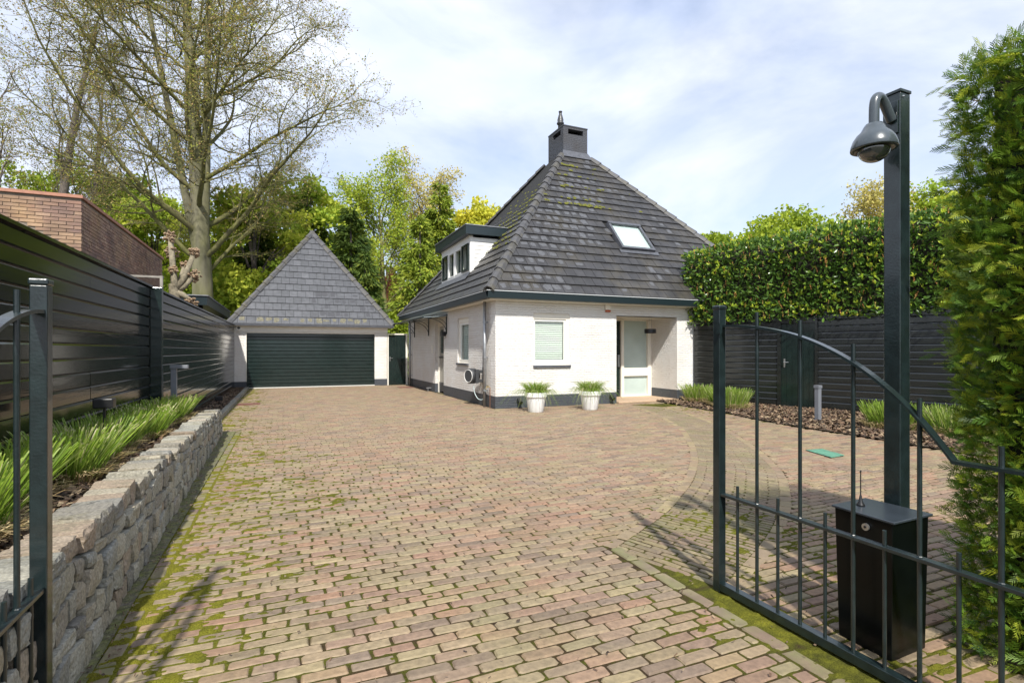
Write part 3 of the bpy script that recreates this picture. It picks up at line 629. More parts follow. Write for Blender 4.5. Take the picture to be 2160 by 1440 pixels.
# skylight
def fr_pt(a, s, n_): return np.array((EX0, EY0, EZ)) + np.array((a, 0, 0)) + ups*s + nf*n_
def slab(mb, a0, a1, s0, s1, n0, n1):
    V = [fr_pt(a, s, n_) for n_ in (n0, n1) for a, s in ((a0, s0), (a1, s0), (a1, s1), (a0, s1))]
    mb.add(V, [[0, 3, 2, 1], [4, 5, 6, 7], [0, 1, 5, 4], [1, 2, 6, 5], [2, 3, 7, 6], [3, 0, 4, 7]]); return mb
a0, a1, s0, s1 = 4.74, 5.96, 2.02, 3.27
mb = MB(); slab(mb, a0, a0+.08, s0+.08, s1-.1, -.02, .13); slab(mb, a1-.08, a1, s0+.08, s1-.1, -.02, .13); slab(mb, a0, a1, s0, s0+.08, -.02, .13); slab(mb, a0, a1, s1-.1, s1, -.02, .15)
skl = mb.build('skylight', M['lead'], house)
slab(MB(), a0+.08, a1-.08, s0+.08, s1-.1, .05, .06).build('roller_blind', M['skyl'], skl)
slab(MB(), a0+.081, a1-.081, s0+.081, s1-.101, .09, .095).build('pane', M['glass'], skl)
slab(MB(), a0-.08, a1+.12, s0-.14, s0-.002, .045, .052).build('flashing', M['lead'], skl)
# chimney
cx0, cx1, cy0, cy1, ct = 9.2, 10.2, 16.62, 17.78, 9.52
mb = MB(); wall_holes(mb, 'y', cy0, .2, cx0, cx1, 8.2, ct, [(cx0+.18, cx1-.18, ct-.26, ct-.08)])
ch = mb.build('chimney', M['chim'], house); MB().box(cx0+.201, cx1-.201, cy1-.1, cy1-.002, 8.2, ct-.001).build('chimney_back', M['chim'], ch)
mb = MB(); wall_holes(mb, 'x', cx0-.002, .2, cy0+.003, cy1, 8.2, ct, [(cy0+.2, cy1-.35, ct-.26, ct-.08)]); mb.box(cx1-.2, cx1-.001, cy0+.21, cy1-.01, 8.2, ct-.001); mb.build('chimney_side', M['chimy'], ch)
MB().box(cx0-.012, cx1+.012, cy0-.012, cy1+.012, ct, ct+.04).build('chimney_cap', M['anth'], ch)
MB().box(cx0+.2, cx1-.2, cy0+.21, cy1-.2, 8.3, ct-.3).build('flue_core', M['dark'], ch)
MB().lathe([(.09, ct+.04), (.09, ct+.30), (.13, ct+.32), (.14, ct+.36), (.11, ct+.38), (.115, ct+.48), (.07, ct+.66), (.055, ct+.68), (.055, ct+.76), (.07, ct+.77), (.065, ct+.80), (0, ct+.80)], (cx0+.22, cy0+.62, 0), 20).build('flue_pipe', M['anth'], ch, smooth=True)
MB().lathe([(.11, ct+.04), (.11, ct+.07), (.13, ct+.08), (.12, ct+.14), (.06, ct+.18), (0, ct+.185)], (cx0+.58, cy0+.5, 0), 16).build('flue_cap', M['steel'], ch, smooth=True)
mb = MB(); Zc = EZ+SL*(cy0-EY0)
mb.add([fr_pt(cx0-EX0-.12, (cy0-EY0)*k1-.22, .05), fr_pt(cx1-EX0+.12, (cy0-EY0)*k1-.22, .05), (cx1+.02, cy0-.006, Zc+.14), (cx0-.02, cy0-.006, Zc+.14)], [[0, 1, 2, 3]])
mb.build('flashing', M['lead'], ch)
# dormer
dx, dy0, dy1, dz0, dz1 = 5.29, 15.48, 18.68, 3.83, 4.97
dorm = MB().box(dx, dx+.12, dy0, dy1, dz0-.02, dz0+.12).box(dx, dx+.12, dy0, dy1, dz1-.18, dz1).box(dx, dx+.12, dy0, dy0+.10, dz0+.12, dz1-.18).box(dx, dx+.12, dy1-.10, dy1, dz0+.12, dz1-.18)
for yk in (16.30, 17.10, 17.88): dorm.box(dx, dx+.12, yk-.05, yk+.05, dz0+.12, dz1-.18)
dormer = dorm.build('dormer', M['white'], house)
spans = [(dy0+.10, 16.25), (16.35, 17.05), (17.15, 17.83), (17.93, dy1-.10)]
for i, (p, q) in enumerate(spans):
    z0_, z1_ = dz0+.12, dz1-.18
    if i in (0, 3):
        pr = .05 if i == 0 else .02
        wn = MB().box(dx-pr, dx-pr+.05, p, p+.07, z0_, z1_).box(dx-pr, dx-pr+.05, q-.07, q, z0_, z1_).box(dx-pr, dx-pr+.05, p+.07, q-.07, z0_, z0_+.07).box(dx-pr, dx-pr+.05, p+.07, q-.07, z1_-.07, z1_).build('window', M['green'], dormer)
        MB().add([(dx-pr+.025, p+.07, z0_+.07), (dx-pr+.025, q-.07, z0_+.07), (dx-pr+.025, q-.07, z1_-.07), (dx-pr+.025, p+.07, z1_-.07)], [[0, 1, 2, 3]]).build('dormer_pane', M['glass'], dormer)
    else:
        MB().box(dx-.01, dx+.04, p, p+.05, z0_, z1_).box(dx-.01, dx+.04, q-.05, q, z0_, z1_).box(dx-.01, dx+.04, p+.05, q-.05, z0_, z0_+.04).box(dx-.01, dx+.04, p+.05, q-.05, z1_-.04, z1_).build('window', M['white'], dormer)
        MB().add([(dx+.03, p+.05, z0_+.04), (dx+.03, q-.05, z0_+.04), (dx+.03, q-.05, z1_-.04), (dx+.03, p+.05, z1_-.04)], [[0, 1, 2, 3]]).build('dormer_pane', M['glass'], dormer)
cu = MB()
for i in range(60):
    yy_ = dy0+.1+i*(dy1-dy0-.2)/60; cu.box(dx+.25+.03*(i % 2), dx+.27+.03*(i % 2), yy_, yy_+.052, dz0, dz1)
cu.build('curtain', M['curtain'], dormer)
# cheek boards (each board its own), clipped by the roof slope
nb = 9; zb = dz0
for i in range(nb):
    z0_, z1_ = dz0-.02+i*(dz1-dz0+.02)/nb, dz0-.02+(i+1)*(dz1-dz0+.02)/nb
    xa, xb = EX0+(z0_-EZ)/SL+.06, EX0+(z1_-EZ)/SL+.06
    if xa < dx+.13: xa = dx+.13
    xb = max(xb, dx+.14)
    mb = MB().add([(dx+.12, dy0, z0_+.004), (xa, dy0, z0_+.004), (xb, dy0, z1_-.004), (dx+.12, dy0, z1_-.004), (dx+.12, dy0+.03, z0_+.004), (xa, dy0+.03, z0_+.004), (xb, dy0+.03, z1_-.004), (dx+.12, dy0+.03, z1_-.004)], [[0, 1, 2, 3], [4, 7, 6, 5], [0, 4, 5, 1], [1, 5, 6, 2], [2, 6, 7, 3], [3, 7, 4, 0]])
    for V in mb.v: V[[0, 1], 1] -= .012
    mb.build('cladding_board', M['white'], dormer)
MB().box(dx+.13, 6.3, dy1-.04, dy1, dz0, dz1).box(dx+.125, dx+.14, dy0+.04, dy0+.06, dz0, dz1).build('dormer_wall', M['white'], dormer)
MB().box(dx-.02, dx+.10, dy0+.02, dy1-.02, dz1, dz1+.05).build('dormer_soffit', M['cream'], dormer)
MB().box(dx-.20, 6.62, dy0-.18, dy1+.18, dz1+.051, dz1+.32).build('dormer_roof', M['gutter'], dormer)
MB().box(dx-.22, 6.62, dy0-.20, dy1+.20, dz1+.321, dz1+.345).build('roof_edge', M['zinc'], dormer)
MB().add([np.array((EX0, EY1-c, EZ))+upx*s_+nl*.052 for c, s_ in ((EY1-dy1-.15, dm[2]-.30), (EY1-dy0+.2, dm[2]-.30), (EY1-dy0+.12, dm[2]+.03), (EY1-dy1-.1, dm[2]+.03))], [[0, 1, 2, 3]]).build('flashing', M['lead'], dormer)
# downpipes
for yk, top in ((12.72, 2.72), (21.5, 2.72)):
    MB().tube([(HX0-.09, yk, 0), (HX0-.09, yk, top)], .042, 14).build('downpipe', M['zinc'], house, smooth=True)
    for zz in (.4, 1.25, 2.15): MB().tube([(HX0-.09, yk, zz), (HX0-.09, yk, zz+.05)], .052, 14).box(HX0-.09, HX0-.002, yk-.01, yk+.01, zz+.01, zz+.04).build('pipe_bracket', M['zinc'], house)
# canopy over the side door
cn = thing('door_canopy', 'steel and glass canopy on curved brackets over the side door of the white house', 'canopy', (HX0, 18.0, 2.5))
for yk in (16.45, 18.75, 21.0):
    bk = MB().box(HX0-.035, HX0-.002, yk-.015, yk+.015, 1.98, 2.58)
    th = np.linspace(0, math.pi/2, 10); bk.tube([(HX0-.02-.62*(1-math.cos(t_)), yk, 2.02+.46*math.sin(t_)) for t_ in th], .011, 6).tube([(HX0-.02-.36*(1-math.cos(t_)), yk, 2.22+.27*math.sin(t_)) for t_ in th], .008, 6)
    bk.tube([(HX0-.02, yk, 2.57), (HX0-.75, yk, 2.47)], .014, 6); bk.build('bracket', M['iron'], cn)
MB().box(HX0-.80, HX0-.005, 16.38, 21.1, 2.50, 2.512).build('glass_sheet', mat('canopy_glass', (.35, .42, .45), .1, spec=.8), cn)
for V in [cn.children[-1].data.vertices]:
    for v_ in V: v_.co.z += -.07*(HX0-(v_.co.x+HX0))/.8 + .06
MB().tube([(HX0-.81, 16.36, 2.50), (HX0-.81, 21.12, 2.50)], .028, 8).box(HX0-.03, HX0-.004, 16.38, 21.1, 2.575, 2.62).build('front_rail', M['gutter'], cn)
# wall lamps
lp = thing('wall_lamp', 'small black box wall lamp beside the side door under the canopy', 'lamp', (HX0, 16.6, 1.98))
MB().box(HX0-.16, HX0-.02, 16.53, 16.69, 1.92, 2.06).build('lamp_body', M['black'], lp); MB().box(HX0-.02, HX0-.001, 16.56, 16.66, 1.94, 2.04).build('mount', M['anth'], lp)
lp = thing('pendant_lamp', 'flat black drum lamp hanging on thin wires in the front porch', 'lamp', (10.0, 12.75, 2.41))
MB().lathe([(0, 1.96), (.165, 1.96), (.17, 1.97), (.17, 2.08), (.165, 2.09), (0, 2.09)], (10.0, 12.75, 0), 28).build('lamp_shade', M['black'], lp)
mb = MB()
for dx_ in (-.04, .04): mb.tube([(10.0+dx_, 12.75, 2.09), (10.0+dx_, 12.75, 2.41)], .003, 5)
mb.build('wire', M['zinc'], lp)
al = thing('alarm_box', 'white alarm box with orange base high on the front wall', 'alarm', (8.12, HY0, 2.64))
bevel(MB().box(8.04, 8.20, HY0-.07, HY0-.001, 2.555, 2.78).build('alarm_cover', M['cream'], al), .015); bevel(MB().box(8.045, 8.195, HY0-.075, HY0-.001, 2.50, 2.554).build('strobe', M['orange'], al), .02)
lt = thing('bell_plate', 'small grey metal plate on the side wall left of the side door', 'plate', (HX0, 18.25, 1.5))
bevel(MB().box(HX0-.02, HX0-.001, 18.2, 18.32, 1.36, 1.66).build('plate', M['cream'], lt), .004)
# hose reel
hr = thing('hose_reel', 'dark grey wall mounted hose reel beside the corner downpipe', 'hose reel', (HX0-.01, 13.1, .7))
prof = [(0, -.15), (.15, -.15), (.175, -.15), (.20, -.12), (.205, -.05), (.205, .06), (.18, .13), (.14, .15), (0, .15)]
mb = MB(); k = len(prof); nn_ = 28; th = np.arange(nn_)*2*math.pi/nn_; pr = np.array(prof)
dirn = np.array([.94, .34, 0]); dirn /= np.linalg.norm(dirn); sid = np.array([.34, -.94, 0]); sid /= np.linalg.norm(sid); hc = np.array([HX0-.26, 13.2, .78])
V = hc + pr[:, 1][:, None, None]*dirn*.9 + pr[:, 0][:, None, None]*(np.cos(th)[None, :, None]*sid + np.sin(th)[None, :, None]*np.array([0, 0, 1]))
i_ = np.arange(k-1)[:, None]*nn_; j_ = np.arange(nn_)[None, :]; F_ = np.stack([i_+j_, i_+(j_+1) % nn_, i_+nn_+(j_+1) % nn_, i_+nn_+j_], -1).reshape(-1, 4)
mb.add(V.reshape(-1, 3), F_); mb.build('reel_drum', M['anth'], hr, smooth=False)
rc = hc-dirn*.138
mb = MB(); mb.tube([rc+.165*(math.cos(a)*sid+math.sin(a)*np.array([0, 0, 1])) for a in np.linspace(0, 2*math.pi, 33)], .0075, 6, cap=False); mb.build('drum_ring', M['white'], hr)
mb = MB().box(HX0-.03, HX0-.002, 12.86, 13.06, .55, 1.02).box(HX0-.20, HX0-.03, 12.92, 13.00, .62, .70).box(HX0-.20, HX0-.03, 12.92, 13.00, .86, .94).box(HX0-.26, HX0-.18, 12.90, 13.16, .60, .96)
bevel(mb.build('wall_bracket', M['anth'], hr), .01)
P = [hc+[.02, -.05, -.25], hc+[.03, -.08, -.45], hc+[.08, -.2, -.60], hc+[.16, -.35, -.62], hc+[.2, -.48, -.45], np.array([HX0-.10, 12.62, .50])]
P = np.array(P); t_ = np.linspace(0, 5, 26); Ps = np.stack([np.interp(t_, np.arange(6), P[:, i]) for i in range(3)], 1)
for _ in range(3): Ps[1:-1] = (Ps[:-2]+Ps[1:-1]*2+Ps[2:])/4
MB().tube(Ps, .011, 8).build('hose', mat('pale_hose', (.42, .50, .50), .4), hr, smooth=True)
tp = thing('garden_tap', 'brass garden tap with short riser pipe at the corner of the house', 'tap', (HX0, 12.55, .5))
MB().tube([(HX0-.03, 12.50, 0), (HX0-.03, 12.50, .52)], .010, 6).build('riser_pipe', mat('copper', (.55, .3, .2), .35, metal=.8), tp)
MB().tube([(HX0-.02, 12.54, .52), (HX0-.12, 12.54, .52), (HX0-.13, 12.54, .46)], .014, 8).box(HX0-.09, HX0-.06, 12.50, 12.60, .545, .56).build('tap_body', mat('brass', (.5, .4, .2), .3, metal=.9), tp)
sc_ = thing('boot_hook', 'small grey metal hook on the plinth left of the side door', 'hook', (HX0-.1, 18.3, 0))
MB().tube([(HX0-.14, 18.35, 0), (HX0-.14, 18.35, .12)], .012, 6).tube([(HX0-.02, 18.35, .12), (HX0-.2, 18.35, .12)], .02, 6).build('hook', M['zinc'], sc_)
# two black spotlights at the wall foot
for i, (xx, lb) in enumerate(((5.45, 'black garden spotlight at the wall foot left of the left flower pot'), (8.22, 'black garden spotlight at the wall foot next to the porch step'))):
    s_ = thing('garden_spotlight', lb, 'spotlight', (xx, HY0-.12, 0), 'spotlights at the foot of the front wall')
    MB().tube([(xx, HY0-.12, 0), (xx, HY0-.12, .10)], .01, 6).box(xx-.05, xx+.05, HY0-.16, HY0-.08, 0, .012).build('stake', M['black'], s_)
    bevel(MB().tube([(xx, HY0-.17, .13), (xx, HY0-.04, .22)], .055, 14).build('lamp_head', M['black'], s_), .004)
# ------------------------------------------------------------ GARAGE
GX0, GX1, GY = -1.72, 3.95, 22.3
gar = thing('garage', 'white garage with dark green sectional door and steep grey tiled roof', 'garage', (1.1, GY, 0))
mb = MB(); wall_holes(mb, 'y', GY, .25, GX0, GX1, .27, 2.42, [(-1.31, 3.45, -.1, 2.12)]); mb.build('wall', M['whitex'], gar)
MB().box(GX0, GX0+.25, GY+.25, 30, 0, 2.42).box(GX1-.25, GX1, GY+.25, 30, 0, 2.42).build('wall', M['whitey'], gar)
MB().box(GX0, -1.31, GY-.008, GY+.24, 0, .27).build('plinth', M['greyx'], gar); MB().box(3.45, GX1+.005, GY-.008, GY+.24, 0, .27).build('plinth', M['greyx'], gar)
MB().box(-1.33, 3.47, GY-.02, GY-.001, 2.12, 2.17).box(-1.33, -1.305, GY-.02, GY+.1, .27, 2.12).build('door_frame', M['cream'], gar)
MB().box(GX0-.02, GX1+.02, GY-.03, GY-.001, 2.18, 2.38).build('lintel', M['white'], gar)
MB().box(-1.31, 3.45, GY+.0, GY+.25, .0, .03).build('threshold', mat('pale_threshold', (.55, .54, .5), .7), gar)
gd = MB().box(-1.31, 3.45, GY+.14, GY+.16, .03, 2.12).build('garage_door', M['green'], gar)
ns = 15; me = None
for i in range(ns):
    z0_ = .03+i*(2.09/ns); h_ = 2.09/ns
    if me is None:
        o = MB().prism([(0, .0), (-.006, .002), (-.020, .018), (-.020, h_-.014), (-.006, h_-.002), (0, h_-.001)], (-1.31, 0, 0), (0, 1, 0), (0, 0, 1), (1, 0, 0), 4.76).build('door_slat', M['green']); me = o.data; bpy.data.objects.remove(o)
    place('door_slat', me, (0, GY+.139, z0_), gd)
ge0, ge1, gey, gez = -1.90, 4.18, 22.05, 2.46
gw = (ge1-ge0)/2; gap = np.array([(ge0+ge1)/2, gey+2.75, 6.62]); rise = gap[2]-gez
kf = math.hypot(2.75, rise); upf = np.array([0, 2.75, rise])/kf; ks = math.hypot(gw, rise)
MB().add([(ge0+.02, gey+.02, gez-.02), (ge1-.02, gey+.02, gez-.02), tuple(gap-[0, 0, .03]), (gap[0], 31, gap[2]-.03), (ge0+.02, 31, gez-.02), (ge1-.02, 31, gez-.02)], [[0, 1, 2], [0, 2, 3, 4], [1, 5, 3, 2]]).build('roof', M['dark'], gar)
tg, ng = tiled_face(gar, (ge0, gey, gez), (1, 0, 0), upf, ge1-ge0, kf, [(-kf, gw, 0), (kf, gw, kf*2*gw)], .30, .333, M['tileg'], quota=215, thick=.036, seed=8)
bloom(tg, (ge0, gey, gez), (1, 0, 0), upf, ng, lambda x, s: .8, M['lichen'], 'lichen', gar, th=.333, thick=.036, lowrow=.1, seed=3)
bloom(tg, (ge0, gey, gez), (1, 0, 0), upf, ng, lambda x, s: .55*(x > 2.8 and .3 < s < 1.5), mat('dark_damp', (.055, .055, .06), .35), 'damp_stain', gar, th=.333, thick=.036, seed=5)
for sgn, gx in ((1, ge0), (-1, ge1)):
    tiled_face(gar, (gx, gey if sgn < 0 else 31, gez), (0, -sgn, 0) if sgn > 0 else (0, 1, 0), np.array([sgn*gw, 0, rise])/ks, 31-gey, ks, [((-ks, 2.75, 0)) if sgn < 0 else ((ks, 2.75, ks*(31-gey)))], .30, .333, M['tileg'], quota=0, thick=.036)
ridge_tiles(gar, (ge0, gey, gez+.03), gap+[0, 0, .03], M['ridge'], w=.12); ridge_tiles(gar, (ge1, gey, gez+.03), gap+[0, 0, .03], M['ridge'], w=.12)
ridge_tiles(gar, gap+[0, 0, .03], (gap[0], 31, gap[2]+.03), M['ridge'], w=.12)
gutter((ge0, gey-.07), (1, 0, 0), (0, 1, 0), ge1-ge0, gar, 2.385, 'lead', .55)
MB().box(ge0+.05, ge1-.05, gey+.0, GY-.032, 2.36, 2.384).build('soffit', M['cream'], gar)
cmb = thing('round_sensor', 'small round white siren fixed at the top left of the garage wall', 'siren', (-1.55, GY, 2.3))
MB().tube([(-1.56, GY-.031, 2.30), (-1.56, GY-.09, 2.30)], .10, 20).build('housing', M['white'], cmb); MB().tube([(-1.56, GY-.091, 2.30), (-1.56, GY-.10, 2.30)], .05, 16).build('speaker_grille', M['anth'], cmb)
# small gate between garage and house
sg = thing('side_gate', 'narrow dark green board gate in a white frame between garage and house', 'gate', (4.4, GY, 0))
MB().box(3.97, 4.02, GY+.0, GY+.06, 0, 2.16).box(4.74, 4.82, GY, GY+.06, 0, 2.16).box(4.02, 4.74, GY, GY+.06, 2.11, 2.16).build('gate_frame', M['cream'], sg)
me = None
for i in range(5): 
    MB().box(4.025+i*.143, 4.025+i*.143+.139, GY+.01, GY+.04, .04, 2.10).build('board', M['green'], sg)
MB().box(4.06, 4.09, GY-.01, GY+.009, 1.0, 1.2).tube([(4.075, GY-.01, 1.13), (4.075, GY-.05, 1.13), (4.19, GY-.05, 1.13)], .01, 6).build('handle', M['steel'], sg)
# ------------------------------------------------------------ FENCES
def lap_fence(name, label, P0, P1, joints, nboards, pitch, m, nside, posts=(), cat='fence'):
    P0, P1 = np.array([*P0, 0.]), np.array([*P1, 0.]); d = P1-P0; L = np.linalg.norm(d); d /= L
    nrm = np.array([d[1], -d[0], 0])*nside; f = thing(name, label, cat, P0); ang = math.atan2(d[1], d[0])
    cache = {}; cf = .024 if m is M['fence'] else .034
    for a, b_ in joints:
        for i in range(nboards):
            key = round(b_-a, 3)
            V = None
            jit = random.uniform(-.002, .002)
            if key not in cache:
                o = MB().prism([(0, .0), (.006, .0), (.022, .007), (.022, pitch-cf), (.007, pitch-.001), (0, pitch-.001)], (0, 0, 0), nrm, (0, 0, 1), d, b_-a-.004).build('board', m); cache[key] = o.data; bpy.data.objects.remove(o)
            place('board', cache[key], P0+d*(a+.002)+[0, 0, .06+i*pitch]+nrm*jit, f)
    MB().prism([(-.03, .0), (-.001, 0), (-.001, nboards*pitch), (-.03, nboards*pitch)], P0+[0, 0, .05], nrm, (0, 0, 1), d, L).build('backing', M['fence'], f)
    MB().prism([(-.05, 0), (.05, 0), (.05, .03), (-.05, .03)], P0+[0, 0, .06+nboards*pitch], nrm, (0, 0, 1), d, L).build('capping', m, f)
    for s, w_, dep, extra in posts:
        bevel(MB().prism([(.0225, 0), (dep, 0), (dep, .06+nboards*pitch+extra), (.0225, .06+nboards*pitch+extra)], P0+d*s, nrm, (0, 0, 1), d, w_).build('post', M['green'], f), .006)
    return f, P0, d, nrm
lf = lap_fence('board_fence', 'tall glossy black-green horizontal board fence along the left of the drive', (-1.96+.0105*.5, .5), (-1.96+.0105*22.28, 22.28), [(0, 2.6), (2.6, 6.34), (6.34, 8.9), (8.9, 13.2), (13.2, 17.1), (17.1, 21.7)], 16, .146, M['fence'], 1, [(8.88, .11, .17, .0)])
# right fence with a door
RA, RB = (11.12, 12.15), (13.6, 3.0)
LR = math.dist(RA, RB)
def sR(u):     # distance along right fence from bearing u
    s = (u-1080)/FPX; dx_, dy_ = FW[0]+s*RT[0], FW[1]+s*RT[1]; A = np.array([[dx_, -(RB[0]-RA[0])/LR], [dy_, -(RB[1]-RA[1])/LR]]); return float(np.linalg.solve(A, np.array(RA))[1])
sa, sb = sR(1641), sR(1726)
rf, RP0, rd, rn = lap_fence('board_fence', 'black horizontal lap board fence right of the house below the laurel hedge', RA, RB, [(0, sR(1595)), (sR(1595), sa), (sb, sR(1905)), (sR(1905), LR)], 15, .153, M['fence2'], 1, [])
gd = thing('garden_door', 'dark green vertical board door with steel handle set in the right hand fence', 'door', RP0+rd*sa)
wd = sb-sa; hd = 2.12
MB().prism([(.02, 0), (.05, 0), (.05, 2.26), (.02, 2.26)], RP0+rd*sa, rn, (0, 0, 1), rd, .09).prism([(.02, 0), (.05, 0), (.05, 2.26), (.02, 2.26)], RP0+rd*(sb-.06), rn, (0, 0, 1), rd, .06).prism([(.02, 2.14), (.05, 2.14), (.05, 2.26), (.02, 2.26)], RP0+rd*(sa+.09), rn, (0, 0, 1), rd, wd-.15).build('door_frame', M['fence2'], gd)
bw_ = (wd-.16)/6
for i in range(6): MB().prism([(.004, .05), (.024, .05), (.024, hd), (.004, hd)], RP0+rd*(sa+.095+i*bw_), rn, (0, 0, 1), rd, bw_-.006).build('board', M['green'], gd)
hp = RP0+rd*(sa+.16); MB().prism([(.026, 1.02), (.036, 1.02), (.036, 1.24), (.026, 1.24)], hp, rn, (0, 0, 1), rd, .035).tube([hp+rd*.017+rn*.03+[0, 0, 1.15], hp+rd*.017+rn*.08+[0, 0, 1.15], hp+rd*.14+rn*.08+[0, 0, 1.15]], .010, 8).build('handle', M['steel'], gd)
# ------------------------------------------------------------ STONE WALL
sw = thing('stone_wall', 'low retaining wall of rough grey granite cobbles edging the raised bed', 'wall', (-.95, 3, 0))
def wtop(y): return .61 - .17*(y-2.5)/8.0
rs = random.Random(12)
def stone_mesh(sd_):
    r = np.random.default_rng(sd_); n = 5
    # rounded irregular block: subdivided front face, box sides
    g_ = np.linspace(-1, 1, 6); V = []; idx = {}
    import itertools
    F = []
    def vid(p):
        k = tuple(np.round(p, 4))
        if k not in idx: idx[k] = len(V); V.append(p)
        return idx[k]
    for ax_ in range(3):
        for sg_ in (-1, 1):
            if ax_ == 0 and sg_ == -1: continue
            o1, o2 = [(1, 2), (0, 2), (0, 1)][ax_]
            for i in range(5):
                for j in range(5):
                    q = []
                    for a, b_ in ((i, j), (i+1, j), (i+1, j+1), (i, j+1)):
                        p = np.zeros(3); p[ax_] = sg_; p[o1] = g_[a]; p[o2] = g_[b_]; q.append(vid(p))
                    F.append(q if (sg_ > 0) == (ax_ != 1) else q[::-1])
    V = np.array(V); sk_ = r.uniform(-.16, .16, 2); V0 = V.copy()
    r8 = (np.abs(V)**14).sum(1)**(1/14.); V = V/r8[:, None]
    V[:, 1] *= 1+sk_[0]*V0[:, 2]; V[:, 2] *= 1+sk_[1]*V0[:, 1]
    V[:, 1] += .2*V0[:, 2]*r.uniform(-1, 1); V[:, 2] += .2*V0[:, 1]*r.uniform(-1, 1)
    V += .055*np.stack([wnoise(V0[:, 1]*2.2+5+sd_, V0[:, 2]*2.2+V0[:, 0], sd_+k) - .5 for k in range(3)], 1)*2
    V[:, 0] += .10*(wnoise(V0[:, 1]*4+9, V0[:, 2]*4, sd_+7)-.5)
    o = MB().add(V, F).build('stone', M['stone'], smooth=False); me = o.data; bpy.data.objects.remove(o)
    me.polygons.foreach_set('use_smooth', np.zeros(len(me.polygons), bool)); return me
SM = [stone_mesh(i) for i in range(16)]
ccount = 0; y0w, y1w = 1.9, 10.45
# organic rows: boundaries vary along the wall, each stone as tall as the gap between its boundaries
nrows = 5
def bound(j, y): 
    H = wtop(y); 
    if j == 0: return -.03
    if j == nrows: return H
    return H*(j/nrows)**.92 + .022*math.sin(y*2.3+j*2.1) + .014*math.sin(y*5.7+j*4.4)
allst = []
for j in range(nrows):
    y = y0w - rs.uniform(0, .1)
    while y < y1w-.04:
        L = rs.choice([.10, .13, .15, .17, .20])*rs.uniform(.9, 1.1) if j < nrows-1 else rs.uniform(.12, .21)
        L = min(L, max(.06, y1w-y)); yc = y+L/2; yj = rs.uniform(-.012, .012)
        za, zb = bound(j, yc)+yj*0, bound(j+1, yc)
        allst.append((yc, L, za+rs.uniform(-.01, .01), zb+rs.uniform(-.012, .012) if j < nrows-1 else zb+rs.uniform(-.016, .016), j)); y += L
for yc, L, za, zb, j in allst:
    top = j == nrows-1; xf = -.83-.02*(yc-2.5) - .045*((za+zb)/2/.6) ; dep = .12 if top else .07
    if top:
        o = place('stone', rs.choice(SM), (xf-dep+.012+rs.uniform(-.018, .010), yc, (za+zb)/2), sw); o.scale = (dep*rs.uniform(.9, 1.08), L/2*.965, (zb-za)/2*.98)
    else:
        o = place('stone', rs.choice(SM), (xf-dep, yc, (za+zb)/2), sw); o.scale = (dep+rs.uniform(0, .022), L/2*.955, (zb-za)/2*.955)
    o.rotation_euler = (rs.uniform(-.12, .12), rs.uniform(-.03, .03), rs.uniform(-.06, .06))
mb = MB()
for k in range(30):
    ya, yb = y0w+k*(y1w-.03-y0w)/30, y0w+(k+1)*(y1w-.03-y0w)/30
    V = []
    for yy_ in (ya, yb):
        xf = xw(yy_)-.045; H = wtop(yy_)-.045
        V += [(xf+.018, yy_, -.02), (xf-.026, yy_, H), (xf-.20, yy_, H), (xf-.20, yy_, -.02)]
    mb.add(V, [[0, 1, 5, 4], [1, 2, 6, 5], [2, 3, 7, 6]] + ([[3, 2, 1, 0]] if k == 0 else []) + ([[4, 5, 6, 7]] if k == 29 else []))
mb.build('mortar', M['joint'], sw)
# dirt strip along wall foot
mb = MB(); nx_, ny_ = 6, 120; X, Y = np.meshgrid(np.linspace(0, 1, nx_), np.linspace(1, 10.6, ny_)); XX = xw(Y)-.06 + X*(-.79-(xw(Y)-.06)); ZZ = .004+.012*fbm(XX*25, Y*25, 5)
idx = np.arange(nx_*ny_).reshape(ny_, nx_); mb.add(np.stack([XX, Y, ZZ], -1).reshape(-1, 3), np.stack([idx[:-1, :-1], idx[:-1, 1:], idx[1:, 1:], idx[1:, :-1]], -1).reshape(-1, 4))
struct(mb.build('dirt_strip', mat('gritty_dirt', (.12, .105, .08), .95, col2=(.12, .13, .03), vscale=12, var=.5, bump=.008, bscale=90)))
n = 900; yv = RG.uniform(1.6, 10.4, n); pt0 = np.stack([xw(yv)+RG.uniform(0, .12, n), yv], 1)
# ------------------------------------------------------------ left bed, kerb, mulch
struct(MB().add([(-1.95, 1, .50), (-1.0, 1, .50), (-1.12, 10.4, .37), (-1.9, 10.4, .37), (-1.9, 10.42, .02), (-1.15, 10.42, .02)], [[0, 1, 2, 3], [3, 2, 5, 4]]).build('raised_bed', M['soil']))
struct(MB().add([(-1.85, 10.42, .05), (-1.28, 10.42, .05), (-1.28, 22.28, .05), (-1.74, 22.28, .05)], [[0, 1, 2, 3]]).build('planting_strip', M['soil']))
kb = thing('kerb_edging', 'narrow weathered granite kerb along the strip between fence and drive', 'kerb', (-1.3, 10.5, 0))
y = 10.45; me = None; o = MB().box(-.06, .06, 0, .60, -.02, .085).build('kerb_stone', M['stone']); me = o.data; bpy.data.objects.remove(o)
while y < 21.6: bevel(place('kerb_stone', me, (-1.27+.0*y, y, random.uniform(-.005, .005)), kb), .01); y += .61
